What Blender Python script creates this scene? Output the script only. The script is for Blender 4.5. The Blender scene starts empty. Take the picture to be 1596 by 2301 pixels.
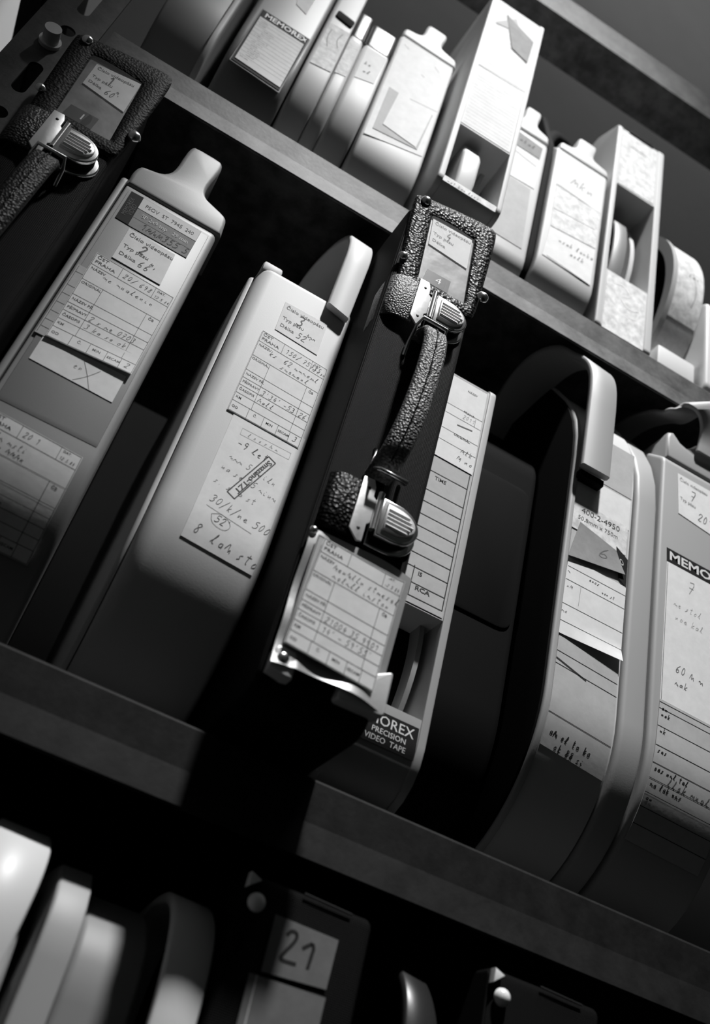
import bpy, bmesh, math, random
from mathutils import Vector, Matrix
random.seed(7)
PI = math.pi
SC = bpy.context.scene
COL = SC.collection

# ------------------------------------------------------------------ camera
def rot_cam():
    a, b, g = -6.51278119e-01, -3.02543498e-01, 2.87679767e-01
    Rx = Matrix(((1, 0, 0), (0, math.cos(a), -math.sin(a)), (0, math.sin(a), math.cos(a))))
    Ry = Matrix(((math.cos(b), 0, math.sin(b)), (0, 1, 0), (-math.sin(b), 0, math.cos(b))))
    Rz = Matrix(((math.cos(g), -math.sin(g), 0), (math.sin(g), math.cos(g), 0), (0, 0, 1)))
    R = Rz @ Rx @ Ry                                   # (x right, y down, z forward) <- (X, -Z, Y)
    M = Matrix(((1, 0, 0), (0, 0, -1), (0, 1, 0)))      # world -> (X, -Z, Y)
    F = Matrix(((1, 0, 0), (0, -1, 0), (0, 0, -1)))
    return (F @ R @ M).transposed()
cam_d = bpy.data.cameras.new('camera'); cam = bpy.data.objects.new('camera', cam_d); COL.objects.link(cam)
cam.matrix_world = Matrix.Translation((0, -0.5, 1.2)) @ rot_cam().to_4x4()
cam_d.sensor_fit = 'VERTICAL'; cam_d.sensor_height = 36.0; cam_d.lens = 2237.0 / 2301 * 36
cam_d.clip_start = 0.02
cam_d.dof.use_dof = True; cam_d.dof.focus_distance = 0.69; cam_d.dof.aperture_fstop = 6.0
SC.camera = cam

# ------------------------------------------------------------------ light
W = bpy.data.worlds.new('world'); SC.world = W; W.use_nodes = True
W.node_tree.nodes['Background'].inputs[0].default_value = (0.92, 1.0, 0.95, 1)
W.node_tree.nodes['Background'].inputs[1].default_value = 0.012
def aim(o, t):
    o.rotation_euler = (Vector(t) - o.location).to_track_quat('-Z', 'Y').to_euler()
def area(name, loc, target, size, power):
    d = bpy.data.lights.new(name, 'AREA'); d.energy = power; d.size = size; d.shape = 'DISK'
    o = bpy.data.objects.new(name, d); COL.objects.link(o); o.location = loc; aim(o, target); return o
def spot(name, loc, target, power, angle, blend, radius):
    d = bpy.data.lights.new(name, 'SPOT'); d.energy = power; d.spot_size = math.radians(angle)
    d.spot_blend = blend; d.shadow_soft_size = radius
    o = bpy.data.objects.new(name, d); COL.objects.link(o); o.location = loc; aim(o, target); return o
spot('key_lamp', (0.21, -1.08, 4.0), (0.27, 0.0, 1.84), 480, 22, 1.0, 0.07)
spot('low_lamp', (-0.45, -1.1, 0.62), (0.07, -0.03, 1.26), 62, 22, 1.0, 0.05)
area('wall_fill', (0.7, -0.5, 4.5), (0.5, 0.5, 3.3), 0.7, 9)  # added fill for the upper back wall, no fixture there
spot('left_wall_fill', (0.35, -0.6, 3.6), (-0.33, 0.31, 2.29), 115, 9, 0.6, 0.05)  # added spot that only brightens the left wall

SC.view_settings.view_transform = 'Standard'; SC.view_settings.look = 'None'
SC.view_settings.gamma = 1.0; SC.view_settings.use_curve_mapping = False
SC.view_settings.exposure = 0.0

# ------------------------------------------------------------------ materials
def lin(c): return c / 12.92 if c <= 0.04045 else ((c + 0.055) / 1.055) ** 2.4
MATS = {}
def mat(name, grey, rough=0.5, metal=0.0, bump=0.0, bscale=400.0, var=0.0, vscale=20.0, kind='noise', spec=0.5, coat=0.0, tint=(1, 1, 1)):
    if name in MATS: return MATS[name]
    m = bpy.data.materials.new(name); m.use_nodes = True; nt = m.node_tree; b = nt.nodes['Principled BSDF']
    g = lin(grey); b.inputs['Base Color'].default_value = (g * tint[0], g * tint[1], g * tint[2], 1)
    b.inputs['Roughness'].default_value = rough; b.inputs['Metallic'].default_value = metal
    b.inputs['Specular IOR Level'].default_value = spec
    b.inputs['Coat Weight'].default_value = coat
    tc = nt.nodes.new('ShaderNodeTexCoord')
    if var > 0:
        n = nt.nodes.new('ShaderNodeTexNoise'); n.inputs['Scale'].default_value = vscale; n.inputs['Detail'].default_value = 8
        n.inputs['Roughness'].default_value = 0.65
        nt.links.new(tc.outputs['Object'], n.inputs['Vector'])
        r = nt.nodes.new('ShaderNodeValToRGB'); nt.links.new(n.outputs['Fac'], r.inputs['Fac'])
        lo, hi = lin(max(0.01, grey - var)), lin(min(1, grey + var))
        r.color_ramp.elements[0].position = 0.36; r.color_ramp.elements[1].position = 0.66
        r.color_ramp.elements[0].color = (lo, lo, lo, 1); r.color_ramp.elements[1].color = (hi, hi, hi, 1)
        nt.links.new(r.outputs['Color'], b.inputs['Base Color'])
    if bump > 0:
        if kind == 'noise':
            t = nt.nodes.new('ShaderNodeTexNoise'); t.inputs['Scale'].default_value = bscale; t.inputs['Detail'].default_value = 3; out = t.outputs['Fac']
            nt.links.new(tc.outputs['Object'], t.inputs['Vector'])
        elif kind == 'voronoi':
            t = nt.nodes.new('ShaderNodeTexVoronoi'); t.inputs['Scale'].default_value = bscale; out = t.outputs['Distance']
            t.inputs['Randomness'].default_value = 1.0
            nt.links.new(tc.outputs['Object'], t.inputs['Vector'])
        elif kind == 'weave':
            w1 = nt.nodes.new('ShaderNodeTexWave'); w1.bands_direction = 'X'; w1.inputs['Scale'].default_value = bscale
            w2 = nt.nodes.new('ShaderNodeTexWave'); w2.bands_direction = 'Z'; w2.inputs['Scale'].default_value = bscale
            for w_ in (w1, w2):
                w_.inputs['Distortion'].default_value = 0.15; w_.inputs['Detail'].default_value = 0
                nt.links.new(tc.outputs['Object'], w_.inputs['Vector'])
            t = nt.nodes.new('ShaderNodeMath'); t.operation = 'MULTIPLY'; out = t.outputs[0]
            nt.links.new(w1.outputs['Fac'], t.inputs[0]); nt.links.new(w2.outputs['Fac'], t.inputs[1])
        bp = nt.nodes.new('ShaderNodeBump'); bp.inputs['Strength'].default_value = bump; bp.inputs['Distance'].default_value = 0.0008
        nt.links.new(out, bp.inputs['Height']); nt.links.new(bp.outputs['Normal'], b.inputs['Normal'])
    MATS[name] = m; return m
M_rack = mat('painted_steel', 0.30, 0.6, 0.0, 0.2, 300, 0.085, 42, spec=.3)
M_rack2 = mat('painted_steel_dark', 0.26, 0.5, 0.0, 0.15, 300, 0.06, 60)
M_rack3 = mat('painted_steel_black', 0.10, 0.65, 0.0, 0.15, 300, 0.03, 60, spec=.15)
M_ceil = mat('ceiling_paint', 0.45, .9)
M_wall = mat('wall_paint', 0.50, 0.9, 0, 0.1, 200, 0.01, 6)
M_white = mat('white_wall_paint', 0.93, 0.9, 0, 0.1, 200)
M_floor = mat('floor_lino', 0.16, 0.6, 0, 0.05, 100, 0.04, 5)
P_grey = mat('grey_plastic', 0.54, 0.5, 0, 0.04, 900)
P_light = mat('light_plastic', 0.80, 0.55, 0, 0.04, 900, spec=.3)
P_mid = mat('mid_grey_plastic', 0.66, 0.5, 0, 0.04, 900)
P_white = mat('white_plastic', 0.90, 0.4, 0, 0.03, 900)
P_dark = mat('dark_plastic', 0.16, 0.35, 0, 0.03, 900)
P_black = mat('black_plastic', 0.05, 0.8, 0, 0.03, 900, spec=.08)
PaperDD = mat('brown_grey_card', 0.42, 0.85, 0, 0.08, 250, 0.02, 90)
Paper = mat('paper', 0.90, 0.85, 0, 0.08, 250, 0.02, 90)
PaperG = mat('grey_paper', 0.72, 0.85, 0, 0.08, 250, 0.02, 90)
PaperD = mat('dark_grey_paper', 0.55, 0.85, 0, 0.08, 250, 0.03, 90)
PaperM = mat('mottled_paper', 0.86, 0.85, 0, 0.12, 200, 0.10, 120)
InkB = mat('black_ink', 0.07, 0.6)
InkG = mat('pencil', 0.36, 0.8)
InkL = mat('light_pencil', 0.55, 0.8)
InkW = mat('white_ink', 0.88, 0.6)
LabB = mat('black_label', 0.06, 0.75, spec=.2)
Leath = mat('grained_leather', 0.03, 0.40, 0, 0.9, 430, kind='voronoi', spec=.11)
LeathS = mat('smooth_black_leather', 0.03, 0.6, 0, 0.6, 500, kind='voronoi', spec=.12)
LeathD = mat('dark_leather', 0.12, 0.5, 0, 0.9, 560, 0.05, 420, kind='voronoi', spec=.3)
LeathW = mat('worn_leather', 0.30, 0.5, 0, 1.0, 620, 0.16, 420, kind='voronoi')
Weave = mat('woven_fabric', 0.035, 0.65, 0, 1.0, 300, kind='weave', spec=.1)
Metal = mat('nickel_plate', 0.92, 0.22, 1.0, 0.03, 500)
MetalM = mat('satin_metal', 0.86, 0.42, 0.3, 0.1, 300)
MetalW = mat('worn_silver_metal', 0.66, 0.35, 0.35, 0.35, 70)
Stud = mat('polished_stud', 0.98, 0.15, 0.0, spec=1.0)
Tape = mat('magnetic_tape', 0.20, 0.3)
def glassy():
    m = bpy.data.materials.new('clear_film'); m.use_nodes = True; nt = m.node_tree; b = nt.nodes['Principled BSDF']
    b.inputs['Base Color'].default_value = (0.9, 0.9, 0.9, 1); b.inputs['Roughness'].default_value = 0.12
    b.inputs['Alpha'].default_value = 0.09
    return m
Film = glassy()

# ------------------------------------------------------------------ object helpers
def link(name, me, m, parent):
    o = bpy.data.objects.new(name, me); COL.objects.link(o)
    if m is not None: me.materials.append(m)
    if parent is not None: o.parent = parent
    return o
def mk(name, verts, faces, m, parent=None, smooth=False, autosm=None):
    me = bpy.data.meshes.new(name); me.from_pydata([tuple(v) for v in verts], [], faces); me.update()
    bm = bmesh.new(); bm.from_mesh(me); bmesh.ops.recalc_face_normals(bm, faces=bm.faces)
    fin(bm, me, smooth)
    return link(name, me, m, parent)
def fin(bm, me, smooth, ang=35):
    if smooth:
        for f in bm.faces: f.smooth = True
        for e in bm.edges:
            e.smooth = not (len(e.link_faces) == 2 and e.calc_face_angle(0) > math.radians(ang))
    bm.to_mesh(me); bm.free()
def mkbm(name, bm, m, parent=None, smooth=True, ang=35):
    me = bpy.data.meshes.new(name); bmesh.ops.recalc_face_normals(bm, faces=bm.faces); fin(bm, me, smooth, ang)
    return link(name, me, m, parent)
def thing(name, label, cat, loc=(0, 0, 0), group=None):
    o = bpy.data.objects.new(name, None); COL.objects.link(o); o.empty_display_size = 0.02
    o.location = loc; o['label'] = label; o['category'] = cat
    row = {1.417: 'middle', 1.917: 'upper', 0.917: 'lower'}.get(loc[2])
    if row and name in ('tape_case', 'tape_bag'): o['group'] = ('tape cases' if name == 'tape_case' else 'tape bags') + ' on the %s shelf' % row
    return o
# every thing's empty stands at its base; children are built in world coordinates and shifted back
def settle(root):
    L = Vector(root.location)
    for c in root.children:
        c.location = -L
    return root
def box(bm, x0, x1, y0, y1, z0, z1, bev=0.0, seg=2):
    r = bmesh.ops.create_cube(bm, size=1.0)
    for v in r['verts']:
        v.co = Vector((x0 + (v.co.x + .5) * (x1 - x0), y0 + (v.co.y + .5) * (y1 - y0), z0 + (v.co.z + .5) * (z1 - z0)))
    if bev > 0:
        es = set(e for v in r['verts'] for e in v.link_edges)
        bmesh.ops.bevel(bm, geom=list(es), offset=bev, segments=seg, affect='EDGES', profile=0.5)
def prism(bm, outline, y0, y1, bev=0.0, seg=3):
    """outline in (x, z), extruded along y, front rim rounded"""
    pts = []
    for p in outline:
        if not pts or math.dist(p, pts[-1]) > 1e-5: pts.append(tuple(p))
    if math.dist(pts[0], pts[-1]) < 1e-5: pts.pop()
    n = len(pts); rings = []
    if bev > 0:
        for k in range(seg + 1):
            a = PI / 2 * k / seg; rings.append((y0 + bev * (1 - math.cos(a)), bev * (1 - math.sin(a))))
    else: rings.append((y0, 0))
    rings.append((y1, 0)); prev = None
    for y, d in rings:
        vs = [bm.verts.new((x, y, z)) for x, z in (inset(pts, d) if d > 1e-7 else pts)]
        if prev:
            for i in range(n): bm.faces.new((prev[i], vs[i], vs[(i + 1) % n], prev[(i + 1) % n]))
        else: bm.faces.new(vs)
        prev = vs
    bm.faces.new(prev[::-1])
def round_poly(pts, r, seg=5):
    out = []; n = len(pts)
    for i in range(n):
        p, q, w = Vector(pts[i - 1]), Vector(pts[i]), Vector(pts[(i + 1) % n]); d1, d2 = (p - q), (w - q)
        k = min(r, d1.length * .45, d2.length * .45); a, b = q + d1.normalized() * k, q + d2.normalized() * k
        for j in range(seg + 1):
            t = j / seg; v = a * (1 - t) ** 2 + q * 2 * t * (1 - t) + b * t * t; out.append((v.x, v.y))
    return out
def smooth_poly(pts, it=2):
    for _ in range(it):
        q = []
        for i in range(len(pts)):
            a, b = pts[i], pts[(i + 1) % len(pts)]
            q += [tuple(a[k] * .75 + b[k] * .25 for k in range(len(a))), tuple(a[k] * .25 + b[k] * .75 for k in range(len(a)))]
        pts = q
    return pts
def smooth_line(pts, it=3):
    for _ in range(it):
        q = [pts[0]]
        for i in range(len(pts) - 1):
            a, b = pts[i], pts[i + 1]
            q += [tuple(a[k] * .75 + b[k] * .25 for k in range(len(a))), tuple(a[k] * .25 + b[k] * .75 for k in range(len(a)))]
        q.append(pts[-1]); pts = q
    return pts
def profile(yf, zt, zb, zc=None, depth=0.33, rise=(0.05, 0.03), rt=0.005, back=0.09):
    """side outline of a case in (y, z): flat front, rounded bottom of radius zc-zb, top rising to the back"""
    zc = zc if zc else zb + 0.02
    R = zc - zb; p = []
    n = max(5, int(R / 0.13 * 20))
    for i in range(n + 1):                       # front face down into the rounded bottom
        a = PI / 2 * i / n; p.append((yf + R * (1 - math.cos(a)), zc - R * math.sin(a)))
    Rb = min(back, 0.1); yb = yf + depth
    for i in range(9):
        a = PI / 2 * i / 8; p.append((yb - Rb + Rb * math.sin(a), zb + Rb * (1 - math.cos(a))))
    zt2 = zt + rise[1]; Rc = 0.06
    for i in range(7):
        a = PI / 2 * i / 6; p.append((yb - Rc + Rc * math.cos(a), zt2 - Rc + Rc * math.sin(a)))
    p.append((yf + rise[0] + 0.02, zt2)); p.append((yf + rise[0], zt2 - 0.002 if rise[1] > 0 else zt2))
    s = math.atan2(rise[1], rise[0]) if rise[0] > 0 else 0
    q0 = (yf + rt * math.cos(s), zt + rt * math.sin(s)); p.append(q0)
    for i in range(1, 4):
        t = i / 4; c = (yf, zt)
        a = ((1 - t) ** 2 * q0[0] + 2 * t * (1 - t) * c[0] + t * t * yf, (1 - t) ** 2 * q0[1] + 2 * t * (1 - t) * c[1] + t * t * (zt - rt)); p.append(a)
    p.append((yf, zt - rt))
    return p
def clip(poly, z, keep_above):
    out = []; n = len(poly)
    for i in range(n):
        a, b = poly[i], poly[(i + 1) % n]
        ina = (a[1] >= z) == keep_above; inb = (b[1] >= z) == keep_above
        if ina: out.append(a)
        if ina != inb:
            t = (z - a[1]) / (b[1] - a[1]); out.append((a[0] + t * (b[0] - a[0]), z))
    return out
def inset(poly, d):
    n = len(poly); out = []
    area2 = sum(poly[i][0] * poly[(i + 1) % n][1] - poly[(i + 1) % n][0] * poly[i][1] for i in range(n))
    s = 1 if area2 > 0 else -1
    for i in range(n):
        a, b, c = poly[i - 1], poly[i], poly[(i + 1) % n]
        def nn(p, q):
            dx, dy = q[0] - p[0], q[1] - p[1]; l = math.hypot(dx, dy) or 1e-9; return (-dy / l * s, dx / l * s)
        n1, n2 = nn(a, b), nn(b, c); m = (n1[0] + n2[0], n1[1] + n2[1]); l2 = m[0] ** 2 + m[1] ** 2
        k = 2 / max(l2, 0.8); out.append((b[0] + m[0] * k * d, b[1] + m[1] * k * d))
    return out
def body(bm, x0, x1, prof, rl=0.003, rr=0.003, seg=4):
    rings = []
    for i in range(seg + 1):
        a = PI / 2 * i / seg; rings.append((x0 + rl * (1 - math.cos(a)), rl * (1 - math.sin(a))))
        if rl == 0: break
    R2 = []
    for i in range(seg + 1):
        a = PI / 2 * i / seg; R2.append((x1 - rr * (1 - math.cos(a)), rr * (1 - math.sin(a))))
        if rr == 0: break
    rings += R2[::-1]; prev = None; first = None
    for x, d in rings:
        pr = inset(prof, d) if d > 1e-6 else prof
        vs = [bm.verts.new((x, y, z)) for y, z in pr]
        if prev:
            for j in range(len(vs)): bm.faces.new((prev[j], prev[(j + 1) % len(vs)], vs[(j + 1) % len(vs)], vs[j]))
        else: bm.faces.new(vs)
        prev = vs
    bm.faces.new(prev[::-1])
def tube(bm, pts, r, seg=8, cap=True):
    rings = []
    for i, p in enumerate(pts):
        p = Vector(p); a = Vector(pts[max(0, i - 1)]); b = Vector(pts[min(len(pts) - 1, i + 1)]); t = (b - a).normalized()
        u = t.cross(Vector((0, 0.3, 1))); u = u.normalized() if u.length > 1e-5 else Vector((1, 0, 0)); v = t.cross(u)
        rr = r[i] if isinstance(r, (list, tuple)) else r
        rings.append([bm.verts.new(p + u * rr * math.cos(2 * PI * k / seg) + v * rr * math.sin(2 * PI * k / seg)) for k in range(seg)])
    for i in range(len(rings) - 1):
        for k in range(seg): bm.faces.new((rings[i][k], rings[i][(k + 1) % seg], rings[i + 1][(k + 1) % seg], rings[i + 1][k]))
    if cap: bm.faces.new(rings[0][::-1]); bm.faces.new(rings[-1])
def strap(bm, L, R, th, smooth=3, bev=0.0012):
    """band between a left and a right edge path (lists of xyz); th = thickness towards the inside"""
    L = smooth_line(L, smooth); R = smooth_line(R, smooth); n = len(L); rows = []
    for i in range(n):
        l, r = Vector(L[i]), Vector(R[i]); a, b = max(0, i - 1), min(n - 1, i + 1)
        t = ((Vector(L[b]) + Vector(R[b])) - (Vector(L[a]) + Vector(R[a]))).normalized(); w = (r - l).normalized()
        nrm = w.cross(t).normalized()
        rows.append([l + nrm * (bev), l + w * bev, r - w * bev, r + nrm * bev, r + nrm * (th - bev), r - w * bev + nrm * th, l + w * bev + nrm * th, l + nrm * (th - bev)])
    vv = [[bm.verts.new(p) for p in row] for row in rows]; m = 8
    for i in range(n - 1):
        for k in range(m): bm.faces.new((vv[i][k], vv[i][(k + 1) % m], vv[i + 1][(k + 1) % m], vv[i + 1][k]))
    bm.faces.new(vv[0]); bm.faces.new(vv[-1][::-1])
def disc_x(bm, x0, x1, cy, cz, R, seg=48, r_in=0.0):
    """ring or disc with its axis along x"""
    def circ(x, r): return [bm.verts.new((x, cy + r * math.cos(2 * PI * k / seg), cz + r * math.sin(2 * PI * k / seg))) for k in range(seg)]
    a, b = circ(x0, R), circ(x1, R)
    for k in range(seg): bm.faces.new((a[k], a[(k + 1) % seg], b[(k + 1) % seg], b[k]))
    if r_in > 0:
        c, d = circ(x0, r_in), circ(x1, r_in)
        for k in range(seg):
            bm.faces.new((c[k], c[(k + 1) % seg], d[(k + 1) % seg], d[k]))
            bm.faces.new((a[k], a[(k + 1) % seg], c[(k + 1) % seg], c[k])); bm.faces.new((b[k], b[(k + 1) % seg], d[(k + 1) % seg], d[k]))
    else: bm.faces.new(a[::-1]); bm.faces.new(b)
def dome(bm, c, r, h, axis=(0, -1, 0), seg=14, rings=5):
    """button head on a surface, bulging along axis"""
    ax = Vector(axis).normalized(); u = ax.cross(Vector((0.2, 0.1, 1))).normalized(); v = ax.cross(u); c = Vector(c); prev = None
    for i in range(rings):
        a = PI / 2 * i / rings; rr = r * math.cos(a); hh = h * math.sin(a)
        cur = [bm.verts.new(c + ax * hh + (u * math.cos(2 * PI * k / seg) + v * math.sin(2 * PI * k / seg)) * rr) for k in range(seg)]
        if prev:
            for k in range(seg): bm.faces.new((prev[k], prev[(k + 1) % seg], cur[(k + 1) % seg], cur[k]))
        prev = cur
    t = bm.verts.new(c + ax * h)
    for k in range(seg): bm.faces.new((prev[k], prev[(k + 1) % seg], t))

# ------------------------------------------------------------------ surfaces that carry paper
class Front:
    def __init__(s, yf=0.0, zc=-1.0, R=0.1): s.yf, s.zc, s.R = yf, zc, R
    def __call__(s, x, z, off):
        if z >= s.zc: return Vector((x, s.yf - off, z))
        a = min((s.zc - z) / s.R, 1.5)
        return Vector((x, s.yf + s.R * (1 - math.cos(a)) - off * math.cos(a), s.zc - s.R * math.sin(a) - off * math.sin(a)))
class Sheet:
    """a piece of paper laid on a surface: corners TL, TR, BR, BL in (x, z) millimetres"""
    def __init__(s, name, surf, q, m=None, parent=None, off=0.0004, th=0.00035, nu=8, nv=12, curl=None, label=None):
        s.surf, s.q, s.off = surf, [(a / 1000, b / 1000) for a, b in q], off; s.curl = curl
        s.w = 1000 * math.dist(s.q[0], s.q[1]); s.h = 1000 * math.dist(s.q[0], s.q[3])
        V, F = [], []
        for j in range(nv + 1):
            for i in range(nu + 1): V.append(s.at(i / nu, j / nv, 0))
        base = len(V)
        for j in range(nv + 1):
            for i in range(nu + 1): V.append(s.at(i / nu, j / nv, -th))
        n1 = nu + 1
        for j in range(nv):
            for i in range(nu):
                a = j * n1 + i; F.append((a, a + 1, a + n1 + 1, a + n1)); F.append((base + a, base + a + n1, base + a + n1 + 1, base + a + 1))
        rim = [i for i in range(nu)] + [j * n1 + nu for j in range(nv)] + [nv * n1 + i for i in range(nu, 0, -1)] + [j * n1 for j in range(nv, 0, -1)]
        for k in range(len(rim)):
            a, b = rim[k], rim[(k + 1) % len(rim)]; F.append((a, base + a, base + b, b))
        s.o = mk(name, V, F, m or Paper, parent, smooth=True)
        if label: s.o['label'] = label
        s.ink = {}
    def at(s, u, v, extra=0.0):
        (ax, az), (bx, bz), (cx, cz), (dx, dz) = s.q
        x = (ax * (1 - u) + bx * u) * (1 - v) + (dx * (1 - u) + cx * u) * v
        z = (az * (1 - u) + bz * u) * (1 - v) + (dz * (1 - u) + cz * u) * v
        o = s.off + extra + (s.curl(u, v) if s.curl else 0)
        return s.surf(x, z, o)
    # drawing in millimetres from the top left corner, x right, y down
    def add(s, polys, m=InkB):
        s.ink.setdefault(m.name, (m, []))[1].extend(polys)
    def line(s, x0, y0, x1, y1, t=0.35, m=InkB):
        n = max(1, int(math.hypot(x1 - x0, y1 - y0) / 6)); l = math.hypot(x1 - x0, y1 - y0) or 1
        nx, ny = -(y1 - y0) / l * t / 2, (x1 - x0) / l * t / 2; P = []
        for i in range(n):
            a, b = i / n, (i + 1) / n; p = (x0 + (x1 - x0) * a, y0 + (y1 - y0) * a); q = (x0 + (x1 - x0) * b, y0 + (y1 - y0) * b)
            P.append([(p[0] + nx, p[1] + ny), (q[0] + nx, q[1] + ny), (q[0] - nx, q[1] - ny), (p[0] - nx, p[1] - ny)])
        s.add(P, m)
    def path(s, pts, t=0.4, m=InkB, it=2):
        pts = smooth_line(pts, it)
        for a, b in zip(pts[:-1], pts[1:]): s.line(a[0], a[1], b[0], b[1], t, m)
    def rect(s, x0, y0, x1, y1, t=0.35, m=InkB):
        s.line(x0, y0, x1, y0, t, m); s.line(x0, y1, x1, y1, t, m); s.line(x0, y0, x0, y1, t, m); s.line(x1, y0, x1, y1, t, m)
    def fill(s, x0, y0, x1, y1, m=InkB):
        n = max(1, int((y1 - y0) / 4))
        for i in range(n):
            a, b = y0 + (y1 - y0) * i / n, y0 + (y1 - y0) * (i + 1) / n
            s.add([[(x0, a), (x1, a), (x1, b), (x0, b)]], m)
    def text(s, txt, x, y, size, m=InkB, bold=0.0, shear=0.0, rot=0.0, wide=1.0, right=False):
        V, F = glyphs(txt, bold, shear)
        if right: x -= max(v[0] for v in V) * wide * size
        c, sn = math.cos(rot), math.sin(rot); P = []
        for f in F:
            P.append([(x + (V[i][0] * wide * c + V[i][1] * sn) * size, y + (V[i][0] * wide * sn - V[i][1] * c) * size) for i in f])
        s.add(P, m)
    def hand(s, txt, x, y, size, m=InkG, t=0.28, rot=0.0, shear=0.25):
        """loose handwriting: jittered strokes following letter widths"""
        rnd = random.Random(txt + str(x)); cx = 0; c, sn = math.cos(rot), math.sin(rot)
        for ch in txt:
            if ch == ' ': cx += size * .5; continue
            pts = STROKE.get(ch)
            if not pts:
                h = 1.0 if ch in 'bdfhklt' or ch.isupper() or ch.isdigit() else 0.5
                pts = [[(0, rnd.uniform(0, .3)), (.15, h), (.3, rnd.uniform(0, .2)), (.45, h * rnd.uniform(.4, .9)), (.55, 0)]]
            for st in pts:
                q = []
                for px, py in st:
                    px += rnd.uniform(-.04, .04); py += rnd.uniform(-.04, .04)
                    ex, ey = cx + (px + py * shear) * size, -py * size; q.append((x + ex * c - ey * sn, y + ex * sn + ey * c))
                s.path(q, t, m, 1)
            cx += size * .68
    def done(s):
        for k, (m, P) in s.ink.items():
            V, F = [], []
            for p in P:
                b = len(V)
                for px, py in p: V.append(s.at(min(max(px / s.w, .0), 1), min(max(py / s.h, .0), 1), 0.00012))
                F.append(tuple(range(b, b + len(p))))
            nm = 'pencil_writing' if 'pencil' in m.name else ('printed_text')
            me = bpy.data.meshes.new(nm); me.from_pydata([tuple(v) for v in V], [], F); me.update()
            link(nm, me, m, s.o)['kind'] = 'stuff'
        return s
_G = {}
def glyphs(txt, bold=0.0, shear=0.0):
    key = (txt, bold, shear)
    if key not in _G:
        cu = bpy.data.curves.new('t', 'FONT'); cu.body = txt; cu.resolution_u = 2; cu.offset = bold; cu.shear = shear; cu.size = 1.38
        ob = bpy.data.objects.new('t', cu); me = bpy.data.meshes.new_from_object(ob)
        _G[key] = ([(v.co.x, v.co.y) for v in me.vertices], [tuple(p.vertices) for p in me.polygons])
        bpy.data.objects.remove(ob); bpy.data.meshes.remove(me); bpy.data.curves.remove(cu)
    return _G[key]
STROKE = {
 '1': [[(.1, .7), (.35, 1), (.35, 0)]], '2': [[(.05, .75), (.2, 1), (.45, .9), (.4, .6), (.05, .05), (.1, 0), (.5, .02)]],
 '3': [[(.05, .9), (.3, 1.02), (.45, .8), (.2, .55), (.48, .35), (.3, 0), (.02, .08)]],
 '4': [[(.3, 1), (.05, .4), (.5, .4)], [(.4, .65), (.35, 0)]], '5': [[(.45, 1), (.12, 1), (.1, .6), (.4, .6), (.45, .2), (.2, 0), (.02, .1)]],
 '6': [[(.4, 1), (.12, .6), (.08, .2), (.25, 0), (.45, .2), (.3, .45), (.1, .3)]], '7': [[(.05, .95), (.48, 1), (.2, 0)], [(.12, .5), (.42, .5)]],
 '8': [[(.4, .85), (.2, 1), (.1, .75), (.42, .3), (.25, 0), (.06, .25), (.42, .8)]], '9': [[(.42, .8), (.2, 1), (.08, .7), (.25, .5), (.43, .75), (.35, 0)]],
 '0': [[(.25, 1), (.05, .6), (.15, .05), (.4, .2), (.42, .8), (.25, 1)]], '-': [[(.05, .4), (.45, .42)]], '/': [[(.05, -.15), (.5, 1.1)]],
 '.': [[(.1, 0), (.15, .05)]], "'": [[(.2, 1), (.15, .75)]], 'o': [[(.3, .5), (.08, .3), (.2, 0), (.42, .2), (.3, .5)]],
 'e': [[(.05, .25), (.4, .3), (.25, .5), (.08, .25), (.25, 0), (.45, .1)]], 'l': [[(.05, .1), (.3, .9), (.2, 1), (.15, .1), (.4, .05)]],
 'i': [[(.1, .45), (.15, .02), (.35, .1)], [(.16, .68), (.18, .72)]], 's': [[(.4, .5), (.1, .4), (.35, .15), (.05, 0)]],
 'a': [[(.4, .45), (.15, .45), (.08, .1), (.3, .05), (.42, .5), (.42, .02)]], 'n': [[(.05, .45), (.1, 0), (.3, .5), (.38, .05)]],
 't': [[(.2, .95), (.2, .05), (.38, .05)], [(.05, .65), (.4, .68)]], 'k': [[(.1, 1), (.1, 0)], [(.4, .55), (.12, .25), (.42, 0)]],
}
def cislo(sh, num, typ, delka, numsize=8.5, inkm=InkB, t=0.9):
    w, h = sh.w, sh.h
    sh.text('Číslo videopásu', w * .06, h * .20, h * .105, wide=1.12, bold=.008)
    sh.text('Typ pásu', w * .06, h * .57, h * .105, wide=1.12, bold=.008)
    sh.text('Délka', w * .06, h * .82, h * .105, wide=1.12, bold=.008)
    sh.hand(num, w * .36, h * .50, numsize, inkm, t, shear=.15)
    sh.hand(typ, w * .66, h * .68, h * .12, InkG, .35)
    sh.hand(delka, w * .45, h * .88, h * .2, InkG, .45)
    return sh.done()
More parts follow.
